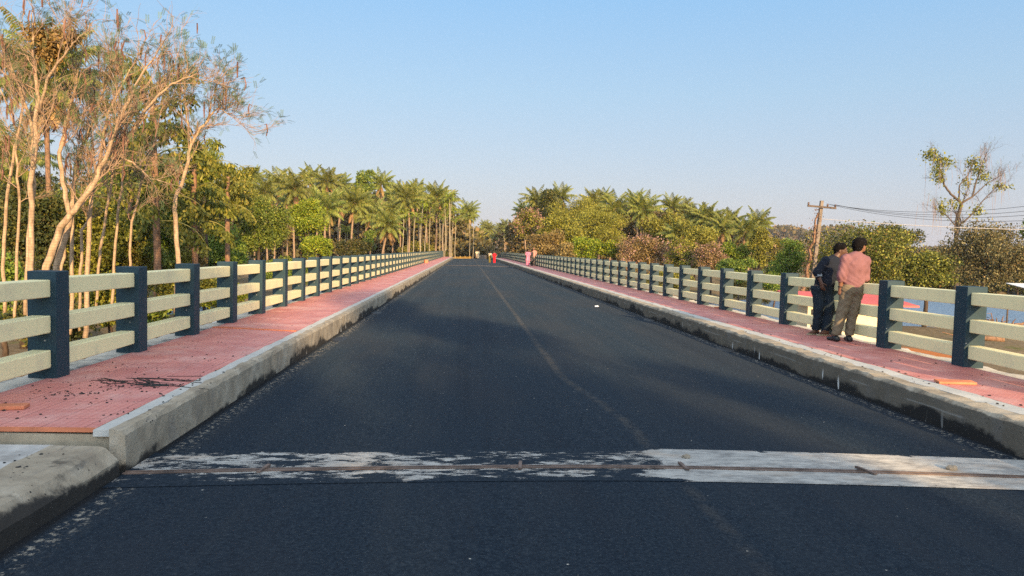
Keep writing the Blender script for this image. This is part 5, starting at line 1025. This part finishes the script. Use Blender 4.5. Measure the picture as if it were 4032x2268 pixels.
for (e, s, lab) in zip(ends, (.70, .97, .97, .70), ('uppermost dark power line from the crossarm', 'second dark power line from the top', 'third dark power line from the top', 'lowest dark power line from the crossarm')):
    wire('power_line', lab, pb + a0 + dxy * s + Vector((0, 0, .22)), at(e[0], e[1], 36), .55, .0115, M['wire'], GW)
wire('pale_cable', 'pale sunlit cable strung below the dark power lines', at(3235, 862, Yp), at(4200, 908, 36), .12, .018, M['whitewire'])

# ------------------------------------------------------------------ riverside hut, white roof, logs, mast
h = thing('riverside_hut', 'low cream hut with a flat red roof below the bridge, behind the two men', 'hut', (17.7, 33.5, -3.4), None, R(-14))
b = MB(); b.box(-2.1, 1.5, -2.0, 2.6, -.3, 2.62); b.build('wall', M['wall'], h)
b = MB(); b.hexa([(-2.6, -2.5, 2.62), (2.3, -2.5, 2.62), (2.3, 3.2, 2.82), (-2.6, 3.2, 2.82)] + [(-2.6, -2.5, 2.70), (2.3, -2.5, 2.70), (2.3, 3.2, 2.90), (-2.6, 3.2, 2.90)]); b.build('roof', M['roof'], h)
b = MB(); b.box(-1.95, -1.25, -2.03, -1.99, 1.45, 2.35); w = b.build('window', M['darkvoid'], h); b = MB(); b.box(-2.03, -1.17, -2.02, -1.985, 1.37, 1.44); b.build('sill', M['bluewall'], w)
b = MB(); b.box(-2.13, -1.1, -2.06, -2.005, -.2, 1.3); b.build('painted_panel', M['bluewall'], h)
c = at(4075, 1132, 52); r = thing('boat_shelter', 'white sheet roof with a maroon edge at the water, cut by the frame edge', 'shelter', (c.x, 52, -4.3)); z = c.z + 4.3
b = MB(); b.hexa([(-1.55, -1.5, z - .12), (2, -1.5, z - .12), (2, 1.5, z + .2), (-1.1, 1.5, z + .2)] + [(-1.55, -1.5, z - .08), (2, -1.5, z - .08), (2, 1.5, z + .24), (-1.1, 1.5, z + .24)]); b.build('roof', M['white'], r)
b = MB(); b.box(-1.57, 2.02, -1.53, -1.505, z - .38, z - .07); b.build('fascia', M['maroon'], r)
for x, y in ((-1.2, -1.3), (1.8, -1.3), (-1.0, 1.3), (1.8, 1.3)): b = MB(); b.tube([(x, y, -.3), (x, y, z - .1)], .06, 6); b.build('post', M['bark_grey'], r)
g = np.random.default_rng(9)
t = thing('fallen_log', 'cut log with a pale sawn end on the bare ground past the nearest post', 'log', (30.2, 41.0, float(ground_h(30.2, 41)) + .12)); b = MB(); b.tube([(-1.0, .5, .05), (-.4, .2, .02), (.2, .0, 0), (.75, -.25, 0)], [.09, .13, .15, .15], 9); b.build('trunk', M['bark_red'], t, True); b = MB(); b.tube([(.745, -.25, 0), (.77, -.26, 0)], .125, 9); b.build('sawn_end', M['bark_palm'], t); b = MB(); b.tube([(-.4, .2, .1), (-.6, .2, .5), (-.55, .1, .8)], [.05, .03, .02], 5); b.tube([(-.8, .4, .05), (-1.6, .8, .1), (-2.2, .9, .25)], [.06, .04, .02], 5); b.build('branch', M['bark_red'], t)
c = at(3960, 1262, 60); t = thing('dead_branch', 'dead branch stranded in the shallow water, seen between the upper rails', 'branch', (c.x, 60, -4.35)); b = MB()
for k in range(7): x = g.normal(0, .8); p = np.array([x, g.normal(0, .5), .1]); q = p + np.array([g.uniform(-1.2, .9), g.normal(0, .4), g.uniform(.2, .9)]); b.tube([p, (p + q) / 2 + [0, 0, .15], q], [.08, .05, .02], 5)
b.tube([(-1.2, 0, .1), (0, 0, .25), (1.6, .2, .3), (2.6, .3, .7)], [.06, .10, .12, .06], 6); b.build('limbs', M['bark_red'], t)
c = at(3900, 1245, 58); t = thing('dead_sapling', 'small bent dead stick with curled leaves rising from the shore', 'branch', (c.x, 58, -4.3)); b = MB(); b.tube([(.15, 0, -.1), (.2, 0, .7), (.05, 0, 1.3), (-.3, 0, 1.25)], [.04, .04, .035, .02], 5); b.tube([(-.15, 0, 0), (-.1, 0, .5), (-.2, 0, .8)], [.03, .03, .02], 5); b.quads(leaf_quads(np.array([-.15, 0, .65]) + g.normal(0, .14, (30, 3)), .22, .3, g)); b.build('stem', M['bark_red'], t)
c = at(2797, 900, 520); t = thing('radio_mast', 'tiny distant red and white radio mast above the palms', 'mast', (c.x, 520, -3.5)); H = at(2797, 812, 520).z + 3.5
for k in range(6):
    z0, z1 = H * (.4 + .1 * k), H * (.5 + .1 * k); w0, w1 = 1.5 * (1 - .09 * k), 1.5 * (1 - .09 * (k + 1)); b = MB()
    for sx_, sy_ in ((-1, -1), (1, -1), (1, 1), (-1, 1)): b.tube([(sx_ * w0 / 2, sy_ * w0 / 2, z0), (sx_ * w1 / 2, sy_ * w1 / 2, z1)], .22, 4); b.tube([(sx_ * w0 / 2, sy_ * w0 / 2, z0), (-sy_ * w1 / 2, sx_ * w1 / 2, z1)], .12, 4)
    b.build('lattice_section', M['mastred'] if k % 2 == 0 else M['white'], t)
b = MB()
for sx_, sy_ in ((-1, -1), (1, -1), (1, 1), (-1, 1)): b.tube([(sx_ * 1.4, sy_ * 1.4, -.5), (sx_ * .75, sy_ * .75, H * .4)], .25, 4)
b.build('base_section', M['mastred'], t)
# yellow fence and block past the bridge end
f0, f1 = Vector((put(1772, 142), 142, 0)), Vector((put(1856, 152), 152, 0)); t = thing('yellow_fence', 'low yellow slatted fence at the far end of the road', 'fence', (0, 0, 0)); n = 22; z0 = at(1815, 1021, 147).z - .3
for k in range(0, n + 1, 5): p = f0.lerp(f1, k / n); b = MB(); b.box(p.x - .07, p.x + .07, p.y - .07, p.y + .07, z0 - 1.5, z0 + .95); b.build('post', M['yellow'], t)
b = MB()
for k in range(n * 2): p = f0.lerp(f1, (k + .5) / (n * 2)); b.box(p.x - .035, p.x + .035, p.y - .02, p.y + .02, z0 - .8, z0 + .8)
b.build('slat_panel', M['yellow'], t)
for z in (.1, .7): b = MB(); b.tube([f0 + Vector((0, 0, z0 + z)), f1 + Vector((0, 0, z0 + z))], .05, 5); b.build('bar', M['yellow'], t)
c = at(1899, 1012, 160); b = MB(); b.box(-.9, .9, -.4, .4, -.6, .9); o = b.build('concrete_block', M['pole'], loc=(c.x, 160, c.z - .5)); bevel(o, .05); tag(o, 'grey concrete block by the far road end, beside the pale-clothed people', 'block')


# ------------------------------------------------------------------ evening haze
b = MB(); b.box(-900, 1200, -70, 1300, -9, 37); hz = b.build('haze', []); hm = bpy.data.materials.new('haze'); hm.use_nodes = True; ht = hm.node_tree; ht.nodes.remove(ht.nodes['Principled BSDF'])
pv = ht.nodes.new('ShaderNodeVolumePrincipled'); pv.inputs['Color'].default_value = (.86, .90, 1.0, 1); pv.inputs['Density'].default_value = 0.00012; ht.links.new(pv.outputs[0], ht.nodes['Material Output'].inputs['Volume'])
hz.data.materials.append(hm); tag(hz, kind='stuff')
